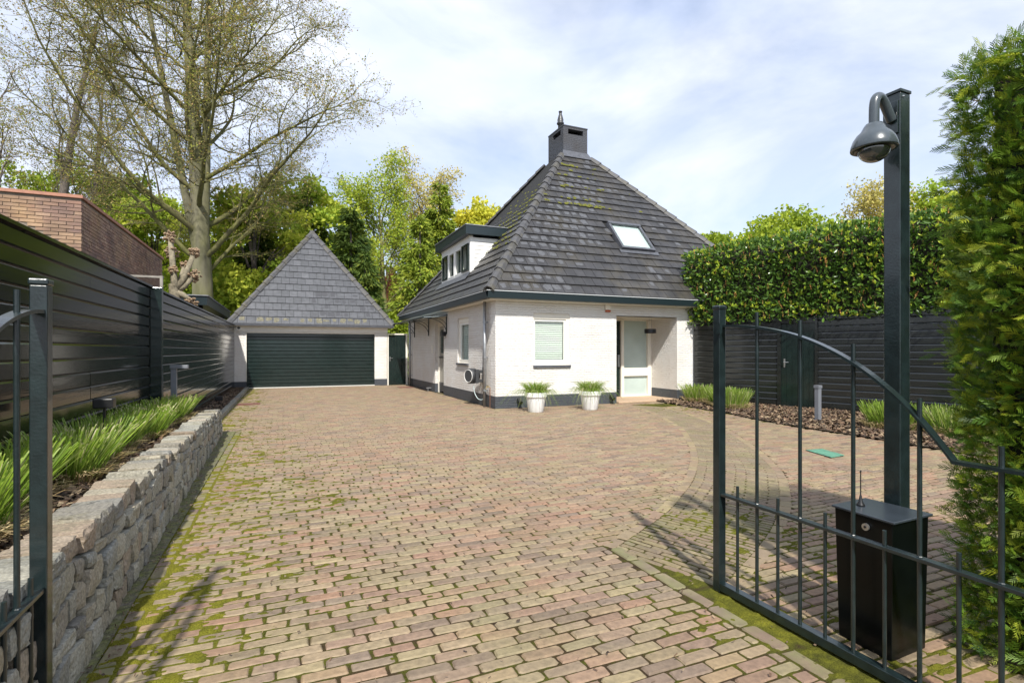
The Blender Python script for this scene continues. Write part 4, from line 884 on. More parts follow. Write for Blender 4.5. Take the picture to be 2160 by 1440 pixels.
def chips(name, pts, z, parent=None, lo=.012, hi=.035, asp=.4):
    n = len(pts); r = RG; L = r.uniform(lo, hi, n); a = r.uniform(0, 2*math.pi, n); ti = r.normal(0, .4, (n, 2))
    d = np.stack([np.cos(a), np.sin(a), ti[:, 0]], 1)*L[:, None]; s_ = np.stack([-np.sin(a), np.cos(a), ti[:, 1]], 1)*(L*r.uniform(.2, asp+.2, n))[:, None]
    c = np.stack([pts[:, 0], pts[:, 1], z + r.uniform(.0, .02, n)], 1)
    V = np.stack([c-d-s_, c+d-s_, c+d+s_, c-d+s_], 1).reshape(-1, 3)
    V2 = V.copy(); V2[:, 2] -= .004; F = np.arange(4*n).reshape(-1, 4)
    mb = MB().add(V, F, r.random(n)*.98+.01); return mb.build(name, M['chip'], parent, kind='stuff')
n = 7000; yy = RG.uniform(1.5, 10.4, n); pt = np.stack([RG.uniform(-1.85, 1, n)*0 + RG.uniform(0, 1, n)*.85-1.9, yy], 1); o = chips('bark_mulch', pt, .50-.0138*(yy-1)+.004); tag(o, 'bark mulch and dry leaves on the raised bed', 'mulch')
n = 2600; pt = np.stack([RG.uniform(-1.82, -1.32, n), RG.uniform(10.5, 22.2, n)], 1); o = chips('leaf_litter', pt, .055); tag(o, 'brown leaf litter in the low strip before the garage', 'leaf litter')
# right bed
bed = np.array(BED); struct(MB().add([(x_, y_, .02) for x_, y_ in BED], [list(range(len(BED)))]).build('mulch_bed', M['soil']))
n = 26000; pt = np.stack([RG.uniform(8.5, 13.5, n), RG.uniform(3.0, 12.2, n)], 1); k = inpoly(pt[:, 0], pt[:, 1], BED) & ((pt[:, 0]-11.12)*(3.0-12.15)-(pt[:, 1]-12.15)*(13.6-11.12) > 0)
sgn = ((pt[:, 0]-11.12)*(3.0-12.15)-(pt[:, 1]-12.15)*(13.6-11.12)); k = inpoly(pt[:, 0], pt[:, 1], BED) & (sgn > -1e9)
o = chips('bark_mulch', pt[k], .025, lo=.015, hi=.045); tag(o, 'brown bark mulch in the bed along the right hand fence', 'mulch')
# leaf scraps on the drive
n = 1500; pt = np.stack([RG.uniform(-.7, 4, n), 1+RG.uniform(0, 1, n)**1.5*10], 1); o = chips('leaf_scrap', np.vstack([pt, pt0]), .006, driveway, .003, .010)
# ------------------------------------------------------------ grasses
def blades(n, cx, cy, cz, rad, h, wd, lean, rgen, tipdroop=.0, base=None, biasx=0):
    """blade strips, 4 segments"""
    a = rgen.uniform(0, 2*math.pi, n); rr = rad*np.sqrt(rgen.random(n)); bx, by = cx+rr*np.cos(a), cy+rr*np.sin(a)
    out = np.stack([np.cos(a), np.sin(a)], 1)*(rr/rad)[:, None]*lean + rgen.normal(0, lean*.35, (n, 2)); out[:, 0] += biasx
    H = h*rgen.uniform(.65, 1.05, n); k = 4; t_ = np.array([0, .4, .955, 1.0]) if tipdroop < .2 else np.linspace(0, 1, k)
    X = bx[:, None] + out[:, :1]*H[:, None]*(t_**1.3); Y = by[:, None] + out[:, 1:]*H[:, None]*(t_**1.3); Z = cz + H[:, None]*(t_ - tipdroop*t_**3)
    f = rgen.uniform(0, math.pi, n); w_ = wd*rgen.uniform(.7, 1.2, n); sx, sy = np.cos(f)*w_/2, np.sin(f)*w_/2; tap = np.array([.8, 1, .9, .8]) if tipdroop < .2 else np.array([.8, 1, .9, .4])
    A = np.stack([X+sx[:, None]*tap, Y+sy[:, None]*tap, Z], -1); Bq = np.stack([X-sx[:, None]*tap, Y-sy[:, None]*tap, Z], -1)
    V = np.stack([A, Bq], 2).reshape(-1, 3)   # n,k,2
    i = np.arange(n)[:, None]*(2*k); j = np.arange(k-1)[None, :]*2
    F = np.stack([i+j, i+j+1, i+j+3, i+j+2], -1).reshape(-1, 4); r = np.repeat(rgen.random(n)*.80+.01, k-1).reshape(n, k-1)
    if tipdroop < .2: r[rgen.random(n) < .75, -1] = .985
    return V, F, r.ravel()
def clump(name, label, cx, cy, cz, rad, h, nb, lean, group, seed, cat='ornamental grass', wd=.008, straw=True, biasx=0):
    g_ = np.random.default_rng(seed); t_ = thing(name, label, cat, (cx, cy, cz), group)
    MB().add(*blades(nb, cx, cy, cz, rad, h, wd, lean, g_, .08, biasx=biasx)).build('blades', M['blade'], t_, kind='stuff')
    if straw: MB().add(*blades(int(nb*1.0), cx, cy, cz, rad*1.25, h*.5, wd*1.1, lean*1.7, g_, .5, biasx=biasx)).build('dry_stems', M['straw'], t_, kind='stuff')
words = ['nearest', 'second nearest', 'third', 'fourth', 'fifth', 'sixth', 'seventh', 'eighth', 'ninth', 'tenth', 'eleventh', 'farthest']
ys = np.linspace(2.75, 9.6, 10)
for i, y in enumerate(ys):
    s_ = i/9; clump('grass_clump', f'{words[i if i < 9 else 11]} bright green cut grass clump counted along the raised bed from the gate', -1.56+.06*math.sin(i*2.4), y, .50-.0138*(y-1), .17, .46-.05*s_, 420 if i < 7 else 340, .46 if i < 5 else .40, 'grass clumps on the raised bed', 40+i, wd=.0095, biasx=.06)
for i, (x, y, lb) in enumerate(((10.72, 11.5, 'green grass clump right against the porch pillar'), (10.45, 10.35, 'wide green grass clump left of the free end of the gate'), (10.25, 9.9, 'straw based grass clump next to the garden door in the fence'), (10.3, 6.15, 'grass clump in the mulch left of the tall camera post'), (10.6, 5.3, 'grass clump in the mulch right of the tall camera post'), (10.9, 4.4, 'grass clump in the mulch partly hidden by the conifer hedge'))):
    clump('grass_clump', lb, x, y, .02, .34, .52, 650, .38, 'grass clumps in the mulch bed', 80+i, wd=.011)
# ------------------------------------------------------------ pots
for i, (x, y, r0, lb) in enumerate(((5.48, 11.24, .262, 'left white round pot with trailing green grass below the front window'), (6.93, 11.16, .268, 'right white round pot with trailing green grass nearer the porch'))):
    p = thing('flower_pot', lb, 'flower pot', (x, y, 0), 'white pots before the front wall')
    rb_ = r0*.66
    MB().lathe([(0, 0), (rb_, 0), (rb_+.008, .01), (r0-.03, .35), (r0-.012, .355), (r0, .36), (r0+.004, .45), (r0-.002, .46), (r0-.018, .46), (r0-.03, .44), (r0-.04, .40), (0, .40)], (x, y, 0), 40).build('pot', M['pot'], p, smooth=True)
    p.children[0].modifiers.new('e', 'EDGE_SPLIT').split_angle = R_(40)
    g_ = np.random.default_rng(5+i); t_ = MB(); V, F, r = blades(420, x, y, .42, r0*.7, .40, .010, .7, g_, .28); t_.add(V, F, r)
    V, F, r = blades(260, x, y, .42, r0*.9, .36, .008, 1.2, g_, 1.1); t_.add(V, F, r); V, F, r = blades(70, x, y, .43, r0*.95, .44, .006, 1.25, g_, 1.7); t_.add(V, F, r)
    t_.build('grass', M['blade'], p, kind='stuff')
    MB().lathe([(0, .41), (r0-.04, .405)], (x, y, 0), 20).build('potting_soil', M['soil'], p)
# ------------------------------------------------------------ small things on the ground
def bollard(x, y, z, h, lb):
    b_ = thing('bollard_light', lb, 'bollard light', (x, y, z), 'grey bollard lights')
    bevel(MB().box(x-.045, x+.045, y-.045, y+.045, z, z+h-.06).build('post', M['grey'], b_), .004)
    MB().box(x-.055, x+.055, y-.055, y+.055, z+h-.058, z+h).build('light_head', M['grey'], b_); MB().box(x-.05, x+.05, y-.05, y+.05, z, z+.012).build('base_plate', M['grey'], b_)
bollard(10.06, 7.43, .02, .72, 'grey square bollard light standing in the mulch before the right fence')
bl = thing('bollard_light', 'grey bollard light with sideways head rising from the plants by the left fence', 'bollard light', (-1.6, 9.9, .38), 'grey bollard lights')
bevel(MB().box(-1.66, -1.58, 9.86, 9.94, .38, 1.16).build('post', M['grey'], bl), .004); bevel(MB().box(-1.67, -1.42, 9.84, 9.96, 1.161, 1.215).build('light_head', M['grey'], bl), .006)
def spot(x, y, z, s, lb):
    t_ = thing('garden_spotlight', lb, 'spotlight', (x, y, z), 'black spotlights by the left fence')
    MB().tube([(x, y, z), (x, y, z+.10*s)], .012, 6).build('stake', M['black'], t_); bevel(MB().box(x-.07*s, x+.07*s, y-.05*s, y+.05*s, z+.08*s, z+.16*s).build('lamp_head', M['black'], t_), .01)
spot(-1.50, 5.87, .84, 1.1, 'black spotlight standing among the grasses close to the left fence')
MB().tube([(-1.5, 5.87, .42), (-1.5, 5.87, .84)], .012, 6).build('stem', M['black'], bpy.data.objects['garden_spotlight.002'] if 'garden_spotlight.002' in bpy.data.objects else None)
spot(-1.45, 12.0, .05, 1.3, 'black spotlight in the leaf litter just past the end of the stone wall')
spot(-1.55, 15.6, .05, 1.3, 'small black spotlight farther along the leaf litter strip by the fence')
gr_ = thing('drain_grate', 'long rusty brown drain grate in the drive near the kerb', 'drain', (-1.0, 15.8, 0))
M['rust'] = mat('rusty_iron', (.16, .07, .05), .8, var=.3, vscale=10)
MB().box(-1.15, -.60, 15.6, 16.1, .0, .010).build('grate_frame', M['rust'], gr_)
gb = MB()
for i in range(14): gb.box(-1.13+i*.038, -1.115+i*.038, 15.62, 16.08, .010, .016)
gb.build('grate_bars', M['rust'], gr_)
gr_ = thing('drain_grate', 'flat dark drain cover in the drive near the side gate', 'drain', (4.45, 20.6, 0))
MB().box(4.1, 4.65, 20.4, 21.0, 0, .010).build('grate_frame', M['rust'], gr_)
mt = thing('utility_cover', 'faded green utility cover lying flat in the brick drive', 'cover', (7.0, 5.03, 0))
M['mint'] = mat('worn_green_paint', (.09, .24, .16), .75, col2=(.10, .13, .10), vscale=5, var=.3, lo=.5, hi=.7)
MB().add([(6.76, 4.80, .008), (7.07, 4.83, .008), (7.22, 5.27, .008), (6.93, 5.31, .008), (6.76, 4.80, .016), (7.07, 4.83, .016), (7.22, 5.27, .016), (6.93, 5.31, .016)], [[4, 5, 6, 7], [0, 1, 5, 4], [1, 2, 6, 5], [2, 3, 7, 6], [3, 0, 4, 7]]).build('cover_plate', M['mint'], mt)
# ------------------------------------------------------------ GATES
def gate(label, gx, ypost, bars, halfs, rail, yend, zmid, zlow, pw, side, ztop=1.72):
    t_ = thing('driveway_gate', label, 'gate', (gx, ypost, 0), 'open driveway gate leaves')
    bevel(MB().box(gx-pw, gx+pw, ypost-pw, ypost+pw, .0, ztop-.025).build('post', M['iron'], t_), .004)
    bevel(MB().box(gx-pw-.004, gx+pw+.004, ypost-pw-.004, ypost+pw+.004, ztop-.0245, ztop).build('post_cap', M['iron'], t_), .006)
    P = [(gx, y_, z_) for y_, z_ in rail]; Pn = np.array(P); mb = MB()
    for s_ in (0,):
        V = []; hw_, hh = .021, .007
        for p_ in Pn: V += [p_+[-hw_, 0, -hh], p_+[hw_, 0, -hh], p_+[hw_, 0, hh], p_+[-hw_, 0, hh]]
        k = len(Pn); F = [[4*i+j, 4*i+(j+1) % 4, 4*i+4+(j+1) % 4, 4*i+4+j] for i in range(k-1) for j in range(4)] + [[0, 1, 2, 3], [4*k-4, 4*k-3, 4*k-2, 4*k-1]]; mb.add(V, F)
    mb.build('top_rail', M['iron'], t_)
    y0_ = ypost-pw-.001
    bevel(MB().box(gx-.02, gx+.02, yend, y0_, zmid-.008, zmid+.008).build('middle_rail', M['iron'], t_), .002)
    bevel(MB().box(gx-.025, gx+.025, yend, y0_, zlow, zlow+.045).build('bottom_rail', M['iron'], t_), .003)
    ry, rz = np.array([r[0] for r in rail])[::-1], np.array([r[1] for r in rail])[::-1]
    for yb in bars: MB().tube([(gx, yb, zlow+.04), (gx, yb, float(np.interp(yb, ry, rz))+.085)], .0095, 10).build('bar', M['iron'], t_, smooth=False)
    for yb in halfs: MB().tube([(gx, yb, zlow+.04), (gx, yb, zmid+.075)], .0085, 10).build('short_bar', M['iron'], t_)
    for yb in bars:   # weld beads
        mbw = MB().lathe([(0, -.006), (.012, -.004), (.0125, .002), (.010, .006), (0, .007)], (gx, yb, zmid+.008), 7); mbw.build('weld', M['iron'], t_)
    MB().box(gx-.045, gx-pw, ypost-.05, ypost-.02, 1.55, 1.61).build('latch_plate', M['iron'], t_) if side > 0 else None
    return t_
knots = np.array([(2.43, 1.596), (2.29, 1.594), (2.153, 1.580), (2.02, 1.556), (1.886, 1.523), (1.75, 1.470), (1.612, 1.400), (1.47, 1.300), (1.334, 1.173), (1.26, 1.085), (1.208, 1.012)])
yq = np.linspace(2.43, 1.208, 40); zq = np.interp(-yq, -knots[:, 0], knots[:, 1])
for _ in range(6): zq[1:-1] = (zq[:-2]+zq[1:-1]*2+zq[2:])/4
rail = [(float(a), float(b_)) for a, b_ in zip(yq, zq)] + [(1.06, 1.013), (.70, 1.013)]
gate('right dark green steel gate leaf with curved top rail, open before the camera post', 2.42, 2.43, [2.153, 1.886, 1.612, 1.334, 1.062, .80], [2.29, 2.018, 1.75, 1.473, 1.195, .93], rail, .70, .586, .012, .026, 1)
railL = [(2.54-(2.43-a)*.66, b_) for a, b_ in rail[:-2]] + [(1.55, 1.013), (.9, 1.013)]
gate('left dark green steel gate leaf standing open against the stone wall', -.845, 2.54, [2.343, 2.15, 1.95, 1.75, 1.55], [2.449, 2.25, 2.05, 1.85, 1.65], railL, 1.2, .55, .012, .027, -1)
# hinge posts outside the picture are left out; threshold channel of moss beside right gate
struct(MB().box(2.285, 2.44, .5, 2.45, -.02, -.009).build('gate_track', mat('mossy_channel', (.10, .10, .03), .95, col2=(.20, .19, .02), vscale=9, var=.4, bump=.01, bscale=60)))
# ------------------------------------------------------------ camera post and cabinet
cp = thing('camera_post', 'tall square dark green steel post carrying a dome camera by the hedge', 'post', (2.96, 1.74, 0))
px0, py0, pwid, pz = 2.921, 1.700, .084, 2.80
bevel(MB().box(px0, px0+pwid, py0, py0+pwid, 0, pz-.012).build('post', M['iron'], cp), .006, 3)
bevel(MB().box(px0-.004, px0+pwid+.004, py0-.004, py0+pwid+.004, pz-.0115, pz+.004).build('post_cap', M['iron'], cp), .002)
for dz in (.05,): MB().lathe([(0, -.004), (.006, -.003), (.006, .003), (0, .004)], (px0+.02, py0-.003, pz-.035), 8).build('rivet', M['steel'], cp)
dc = thing('dome_camera', 'grey dome security camera on a swan neck arm at the top of the tall post', 'security camera', (px0-.17, py0+.04, 2.6))
cxx, cyy, cz_ = px0-.155, py0+.035, 2.505
bevel(MB().box(px0-.012, px0-.001, py0+.006, py0+.080, 2.575, 2.745).build('mount_plate', M['iron'], dc), .003)
for zz in (2.60, 2.715): MB().lathe([(0, 0), (.007, 0), (.006, .005), (0, .006)], (px0-.013, py0+.068, zz), 8).build('bolt', M['steel'], dc)
nk = [(px0-.012, cyy, 2.645), (px0-.035, cyy, 2.675), (px0-.07, cyy, 2.725), (px0-.10, cyy, 2.752), (px0-.128, cyy, 2.752), (px0-.148, cyy, 2.73), (cxx, cyy, 2.69), (cxx, cyy, cz_+.09)]
Pn = np.array(nk); tt = np.linspace(0, len(nk)-1, 40); Pn = np.stack([np.interp(tt, np.arange(len(nk)), Pn[:, i]) for i in range(3)], 1)
for _ in range(8): Pn[1:-1] = (Pn[:-2]+Pn[1:-1]*2+Pn[2:])/4
M['camg'] = mat('camera_housing', (.055, .068, .078), .28, coat=.4, var=.1, vscale=30)
MB().tube(Pn, .0235, 18).build('swan_neck', M['camg'], dc, smooth=True)
MB().lathe([(.024, .105), (.038, .10), (.048, .085), (.060, .062), (.078, .045), (.094, .020), (.102, -.005), (.105, -.025), (.103, -.030), (.088, -.030), (.085, -.020), (0, -.02)], (cxx, cyy, cz_), 36).build('housing', M['camg'], dc, smooth=True)
a_ = np.linspace(0, math.pi/2, 10); M['dome'] = mat('smoked_dome', (.05, .055, .055), .04, spec=.8, coat=1)
MB().lathe([(.072*math.cos(t_), -.032-.062*math.sin(t_)) for t_ in a_], (cxx, cyy, cz_), 30).build('dome', M['dome'], dc, smooth=True)
cb = thing('control_cabinet', 'black metal gate control cabinet standing at the foot of the camera post', 'cabinet', (2.73, 1.68, 0))
V = []
for z_, gx_ in ((0, .012), (.648, 0)):
    V += [(2.58+gx_, 1.535+gx_, z_), (2.875-gx_*.3, 1.545+gx_, z_), (2.86-gx_*.3, 1.83-gx_, z_), (2.59+gx_, 1.82-gx_, z_)]
M['cab'] = mat('black_gloss_cabinet', (.002, .003, .003), .3, coat=.05, spec=.2, var=.3)
bevel(MB().add(V, [[0, 3, 2, 1], [4, 5, 6, 7], [0, 1, 5, 4], [1, 2, 6, 5], [2, 3, 7, 6], [3, 0, 4, 7]]).build('cabinet_body', M['cab'], cb), .004)
M['lid'] = mat('blue_black_lid', (.028, .036, .045), .3, coat=.3, var=.15)
V = []
for z_ in (.6485, .660): V += [(2.570, 1.522, z_), (2.888, 1.532, z_), (2.868, 1.845, z_), (2.58, 1.832, z_)]
bevel(MB().add(V, [[0, 3, 2, 1], [4, 5, 6, 7], [0, 1, 5, 4], [1, 2, 6, 5], [2, 3, 7, 6], [3, 0, 4, 7]]).build('lid', M['lid'], cb), .003)
MB().lathe([(0, 0), (.020, 0), (.018, .006), (.010, .020), (.005, .05), (.003, .055), (.0025, .17), (.004, .172), (.004, .18), (0, .18)], (2.70, 1.76, .6605), 16).build('antenna', M['black'], cb, smooth=True)
MB().tube([(2.581, 1.655, .60), (2.571, 1.655, .60)], .017, 18).build('lock', M['steel'], cb); MB().tube([(2.5705, 1.655, .60), (2.568, 1.655, .60)], .006, 8).build('keyhole', M['black'], cb)
# ------------------------------------------------------------ HEDGES
def rotmats(dirs, rgen, roll=None):
    n = len(dirs); d = dirs/np.linalg.norm(dirs, axis=1)[:, None]
    r = rgen.normal(size=(n, 3)) if roll is None else roll + rgen.normal(0, .25, (n, 3))
    b_ = r - (r*d).sum(1)[:, None]*d; b_ /= np.linalg.norm(b_, axis=1)[:, None]; c = np.cross(d, b_); return d, b_, c
def instance(T, F, pos, dirs, scale, rgen, roll=None, rnd=None):
    """bake a small template (x along dir, y along b, z along c) at many places into arrays"""
    d, b_, c = rotmats(dirs, rgen, roll); n = len(pos); T = np.asarray(T, float)
    V = pos[:, None, :] + scale[:, None, None]*(T[None, :, :1]*d[:, None, :] + T[None, :, 1:2]*b_[:, None, :] + T[None, :, 2:]*c[:, None, :])
    Fa = np.array(F); Fi = (np.arange(n)[:, None, None]*len(T) + Fa[None]).reshape(-1, Fa.shape[1])
    r = rgen.random(n)*.98+.01 if rnd is None else rnd
    return V.reshape(-1, 3), Fi, np.repeat(r, len(Fa))
# thuja spray template: midrib with alternating forward-angled leaflets
T_, F_ = [], []
def leaflet(x, y, ang, L, w_, z=0):
    i = len(T_); dx_, dy_ = math.cos(ang), math.sin(ang)
    T_.extend([(x-dy_*w_*.5, y+dx_*w_*.5, z), (x+dy_*w_*.5, y-dx_*w_*.5, z), (x+dx_*L*.6+dy_*w_*.55, y+dy_*L*.6-dx_*w_*.55, z+.01), (x+dx_*L, y+dy_*L, z-.02), (x+dx_*L*.6-dy_*w_*.55, y+dy_*L*.6+dx_*w_*.55, z+.01)])
    F_.extend([[i, i+1, i+2, i+4], [i+4, i+2, i+3, i+3]])
leaflet(0, 0, 0, 1, .03)
for k in range(6):
    x = .10+k*.14; L = .46*(1-k*.11)
    for s_ in (1, -1): leaflet(x+(.06 if s_ > 0 else 0), 0, s_*(.55+.1*(k % 2)), L, .038, .02*(k % 2))
TT, TF = np.array(T_), [[a, b_, c, d] if c != d else [a, b_, c, c] for a, b_, c, d in F_]
TFq = [f for f in TF if f[2] != f[3]]; TFt = [f[:3] for f in TF if f[2] == f[3]]
hx0, hy1 = 3.09, 1.52
def hface(n, rgen):
    k = int(n*.72); z = rgen.uniform(.0, 2.86, k); y = rgen.uniform(.35, hy1, k)
    prof = lambda z: .05*np.sin(z*2.1+.6) + .02*np.sin(z*6.3) - .06*np.clip((.5-z)/.5, 0, 1)
    x = hx0 + prof(z)*.8 + rgen.normal(0, .035, k) + .02*np.sin(y*9); P1 = np.stack([x, y, z], 1); D1 = np.stack([-np.ones(k)*rgen.uniform(.3, 1, k), rgen.normal(.1, .55, k), rgen.normal(.25, .5, k)], 1)
    m_ = int(n*.2); z = rgen.uniform(.0, 2.86, m_); x = rgen.uniform(hx0, 4.4, m_); y = hy1 + prof(z)*.5*-1 + rgen.normal(0, .04, m_); P2 = np.stack([x, y, z], 1); D2 = np.stack([rgen.normal(-.2, .5, m_), np.ones(m_), rgen.normal(.25, .5, m_)], 1)
    q = n-k-m_; P3 = np.stack([rgen.uniform(hx0, 4.4, q), rgen.uniform(.35, hy1, q), 2.86+rgen.normal(0, .04, q)], 1); D3 = np.stack([rgen.normal(-.2, .5, q), rgen.normal(0, .5, q), np.ones(q)], 1)
    return np.vstack([P1, P2, P3]), np.vstack([D1, D2, D3])
hg = thing('conifer_hedge', 'tall clipped green conifer hedge at the right edge behind the open gate', 'hedge', (3.4, 1.0, 0))
g1 = np.random.default_rng(11); P, Dd = hface(19000, g1); sc = g1.uniform(.04, .105, len(P)); rr = g1.random(len(P))*.98+.01
for FF in (TFq, TFt):
    pass
gq = np.random.default_rng(12); V, Fi, r = instance(TT, TFq, P, Dd, sc, gq, rnd=rr); mbh = MB().add(V, Fi, r)
n_ = len(P); Fa = np.array(TFt); Fi = (np.arange(n_)[:, None, None]*len(TT)+Fa[None]).reshape(-1, 3); mbh.f.append(Fi); mbh.r.append(np.repeat(rr, len(Fa)))
mbh.build('foliage', M['thu'], hg, kind='stuff')
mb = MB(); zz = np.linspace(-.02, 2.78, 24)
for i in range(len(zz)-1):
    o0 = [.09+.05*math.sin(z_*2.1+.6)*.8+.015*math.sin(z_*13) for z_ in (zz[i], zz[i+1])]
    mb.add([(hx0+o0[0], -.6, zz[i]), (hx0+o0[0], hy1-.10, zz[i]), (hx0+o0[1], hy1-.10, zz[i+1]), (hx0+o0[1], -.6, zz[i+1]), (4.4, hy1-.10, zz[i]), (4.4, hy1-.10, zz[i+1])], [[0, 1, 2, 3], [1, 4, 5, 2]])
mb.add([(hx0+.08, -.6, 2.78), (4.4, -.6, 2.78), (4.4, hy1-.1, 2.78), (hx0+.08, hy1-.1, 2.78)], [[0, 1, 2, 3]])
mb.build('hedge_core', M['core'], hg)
mb = MB(); rt = random.Random(4)
for _ in range(260):
    y_, z_ = rt.uniform(.4, hy1), rt.uniform(.05, 2.8); p0 = np.array([hx0+.10, y_, z_]); d_ = np.array([-rt.uniform(.07, .13), rt.gauss(0, .06), rt.gauss(.03, .08)])
    mb.tube([p0, p0+d_*.5+[0, 0, rt.uniform(-.01, .02)], p0+d_], [.003, .002, .001], 4, cap=False)
mb.build('twigs', M['twig'], hg, kind='stuff')
# laurel hedge behind the right fence
lh = thing('laurel_hedge', 'glossy green laurel hedge with rusty flower spikes above the right fence', 'hedge', (11.9, 9, 0))
LT = [(0, 0, 0), (.35, .17, .05), (.35, -.17, .05), (.75, .15, .04), (.75, -.15, .04), (1, 0, -.06), (.38, 0, 0), (.75, 0, -.01)]
LF = [[0, 6, 1, 1], [0, 2, 6, 6], [1, 6, 7, 3], [6, 2, 4, 7], [3, 7, 5, 5], [7, 4, 5, 5]]
def inst_mixed(mb, T, F, pos, dirs, sc, rgen, roll=None, rnd=None):
    Fq = [f for f in F if f[2] != f[3]]; Ft = [f[:3] for f in F if f[2] == f[3]]
    if rnd is None: rnd = rgen.random(len(pos))*.98+.01
    V, Fi, r = instance(T, Fq, pos, dirs, sc, rgen, roll, rnd); base = mb.n; mb.add(V, Fi, r)
    Fa = np.array(Ft)
    if len(Ft): mb.f.append((np.arange(len(pos))[:, None, None]*len(T)+Fa[None]).reshape(-1, 3)+base); mb.r.append(np.repeat(rnd, len(Ft)))
g2 = np.random.default_rng(21); rd3 = np.array(rd); rn3 = np.array(rn)
def laurel_pts(n, g_):
    k = int(n*.68); s_ = g_.uniform(-.1, LR, k); z = g_.uniform(2.22, 4.38, k)
    bul = .22*fbm(s_*1.3, z*1.3, 5)+.10*fbm(s_*4, z*4, 8)-.02; ed = np.clip((z-4.0)/.45, 0, 1)**2*.35; lo_ = np.clip((2.5-z)/.3, 0, 1)*-.02
    out = bul-ed+.02 + g_.normal(0, .05, k); P = RP0 + s_[:, None]*rd3 + out[:, None]*rn3 + np.stack([0*z, 0*z, z], 1)
    Dn = rn3*g_.uniform(.2, 1, k)[:, None] + g_.normal(0, .55, (k, 3)); Dn[:, 2] += .25
    m_ = int(n*.24); s2 = g_.uniform(-.1, LR, m_); o2 = -g_.uniform(0, 1.2, m_); z2 = 4.30+.16*fbm(s2*1.5, o2*1.5+7, 2)+.08*fbm(s2*5, o2*5, 4)+g_.normal(0, .05, m_)-.05
    P2 = RP0 + s2[:, None]*rd3 + o2[:, None]*rn3 + np.stack([0*z2, 0*z2, z2], 1); D2 = g_.normal(0, .6, (m_, 3)); D2[:, 2] += .7
    q = n-k-m_; z3 = g_.uniform(2.2, 4.35, q); o3 = g_.uniform(-1.2, .2, q); P3 = RP0 - rd3*(.12+.14*g_.random(q))[:, None] + o3[:, None]*rn3 + np.stack([0*z3, 0*z3, z3], 1); D3 = -rd3*1.0 + g_.normal(0, .5, (q, 3))
    return np.vstack([P, P2, P3]), np.vstack([Dn, D2, D3])
mb = MB(); P, Dd = laurel_pts(14000, g2); inst_mixed(mb, LT, LF, P, Dd, g2.uniform(.09, .175, len(P)), g2, roll=None); mb.build('foliage', M['lau'], lh, kind='stuff')
mb = MB(); P, Dd = laurel_pts(900, g2); keep = fbm(P[:, 0]*1.5+P[:, 1], P[:, 2]*2, 12) > .42; P, Dd = P[keep], Dd[keep]; P = P+rn3*.07
P = np.repeat(P, 6, 0); Dd = np.repeat(Dd, 6, 0)*.4 + g2.normal(0, .5, (len(P), 3)); Dd[:, 2] += .8; inst_mixed(mb, LT, LF, P, Dd, g2.uniform(.06, .11, len(P)), g2); mb.build('young_shoots', M['lau2'], lh, kind='stuff')
mb = MB(); P, Dd = laurel_pts(520, g2); P = P+rn3*.08
SPT = []; SPF = []
for k in range(10):
    a = k*2.4; x = .1+k*.09; i = len(SPT); SPT += [(x, 0, 0), (x+.16, .13*math.cos(a), .13*math.sin(a)), (x+.2, .10*math.cos(a+.7), .10*math.sin(a+.7)), (x+.05, .02, .02)]; SPF.append([i, i+1, i+2, i+3])
Dd = g2.normal(0, .25, (len(P), 3)); Dd[:, 2] += 1; inst_mixed(mb, SPT, SPF, P, Dd, g2.uniform(.10, .17, len(P)), g2); mb.build('flower_spikes', M['spike'], lh, kind='stuff')
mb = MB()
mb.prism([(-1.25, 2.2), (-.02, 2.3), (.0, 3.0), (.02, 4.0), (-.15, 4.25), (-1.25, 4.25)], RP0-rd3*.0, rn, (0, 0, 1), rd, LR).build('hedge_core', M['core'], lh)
# ------------------------------------------------------------ TREES
def grow_tree(P):
    """recursive skeleton. returns list of (pts, radii, level) and leaf points"""
    rt_ = random.Random(P['seed']); BRS = []; LV = []
    def rec(p, d, L, r, lv):
        n = P['seg'][lv]; pts = [p.copy()]; rad = [r]; dd = d.copy(); kids = P['kids'][lv] if lv < len(P['kids']) else 0
        for i in range(n):
            dd = dd + Vector((rt_.gauss(0, 1), rt_.gauss(0, 1), rt_.gauss(0, 1)))*P['wob'][lv] + Vector((0, 0, P['up'][lv])); dd.normalize(); p = p + dd*(L/n); pts.append(p.copy()); rad.append(r*(1-(i+1)/n*P['tap'][lv]))
        BRS.append((pts, rad, lv))
        if lv >= P['leaflv']:
            for i in range(P['nleaf']):
                t_ = rt_.uniform(.15, 1)*n; k = min(int(t_), n-1); f_ = t_-k; q = pts[k].lerp(pts[k+1], f_); LV.append((q.x, q.y, q.z))
        for c in range(kids):
            t0 = P['t0'][lv]; t_ = (t0+(1-t0)*((c+rt_.random())/kids))*n; k = min(int(t_), n-1); q = pts[k].lerp(pts[k+1], t_-k); ax_ = (pts[k+1]-pts[k]).normalized()
            az = c*2.39996+rt_.uniform(-.5, .5); o1 = ax_.orthogonal().normalized(); o1.rotate(Matrix.Rotation(az, 3, ax_)); an = P['ang'][lv]*rt_.uniform(.75, 1.25)
            nd = ax_*math.cos(an)+o1*math.sin(an); tt_ = t_/n
            if lv > 0 and P.get('flat'): nd.z *= P['flat']; nd.normalize()
            cl = P['len'][lv]*(rt_.uniform(.75, 1.2))*(1-P['lt'][lv]*tt_); cr_ = min(rad[k]*.8, cl*P['rr'])
            rec(q, nd, cl, cr_, lv+1)
    rec(Vector(P['pos']), Vector(P.get('dir', (0, 0, 1))), P['H'], P['r'], 0)
    return BRS, LV
def tubes_to(mb, BRS, sides, lo=0, hi=99):
    for pts, rad, lv in BRS:
        if lo <= lv <= hi: mb.tube(np.array([tuple(p) for p in pts]), np.maximum(np.array(rad), .004), sides[min(lv, len(sides)-1)], cap=False)
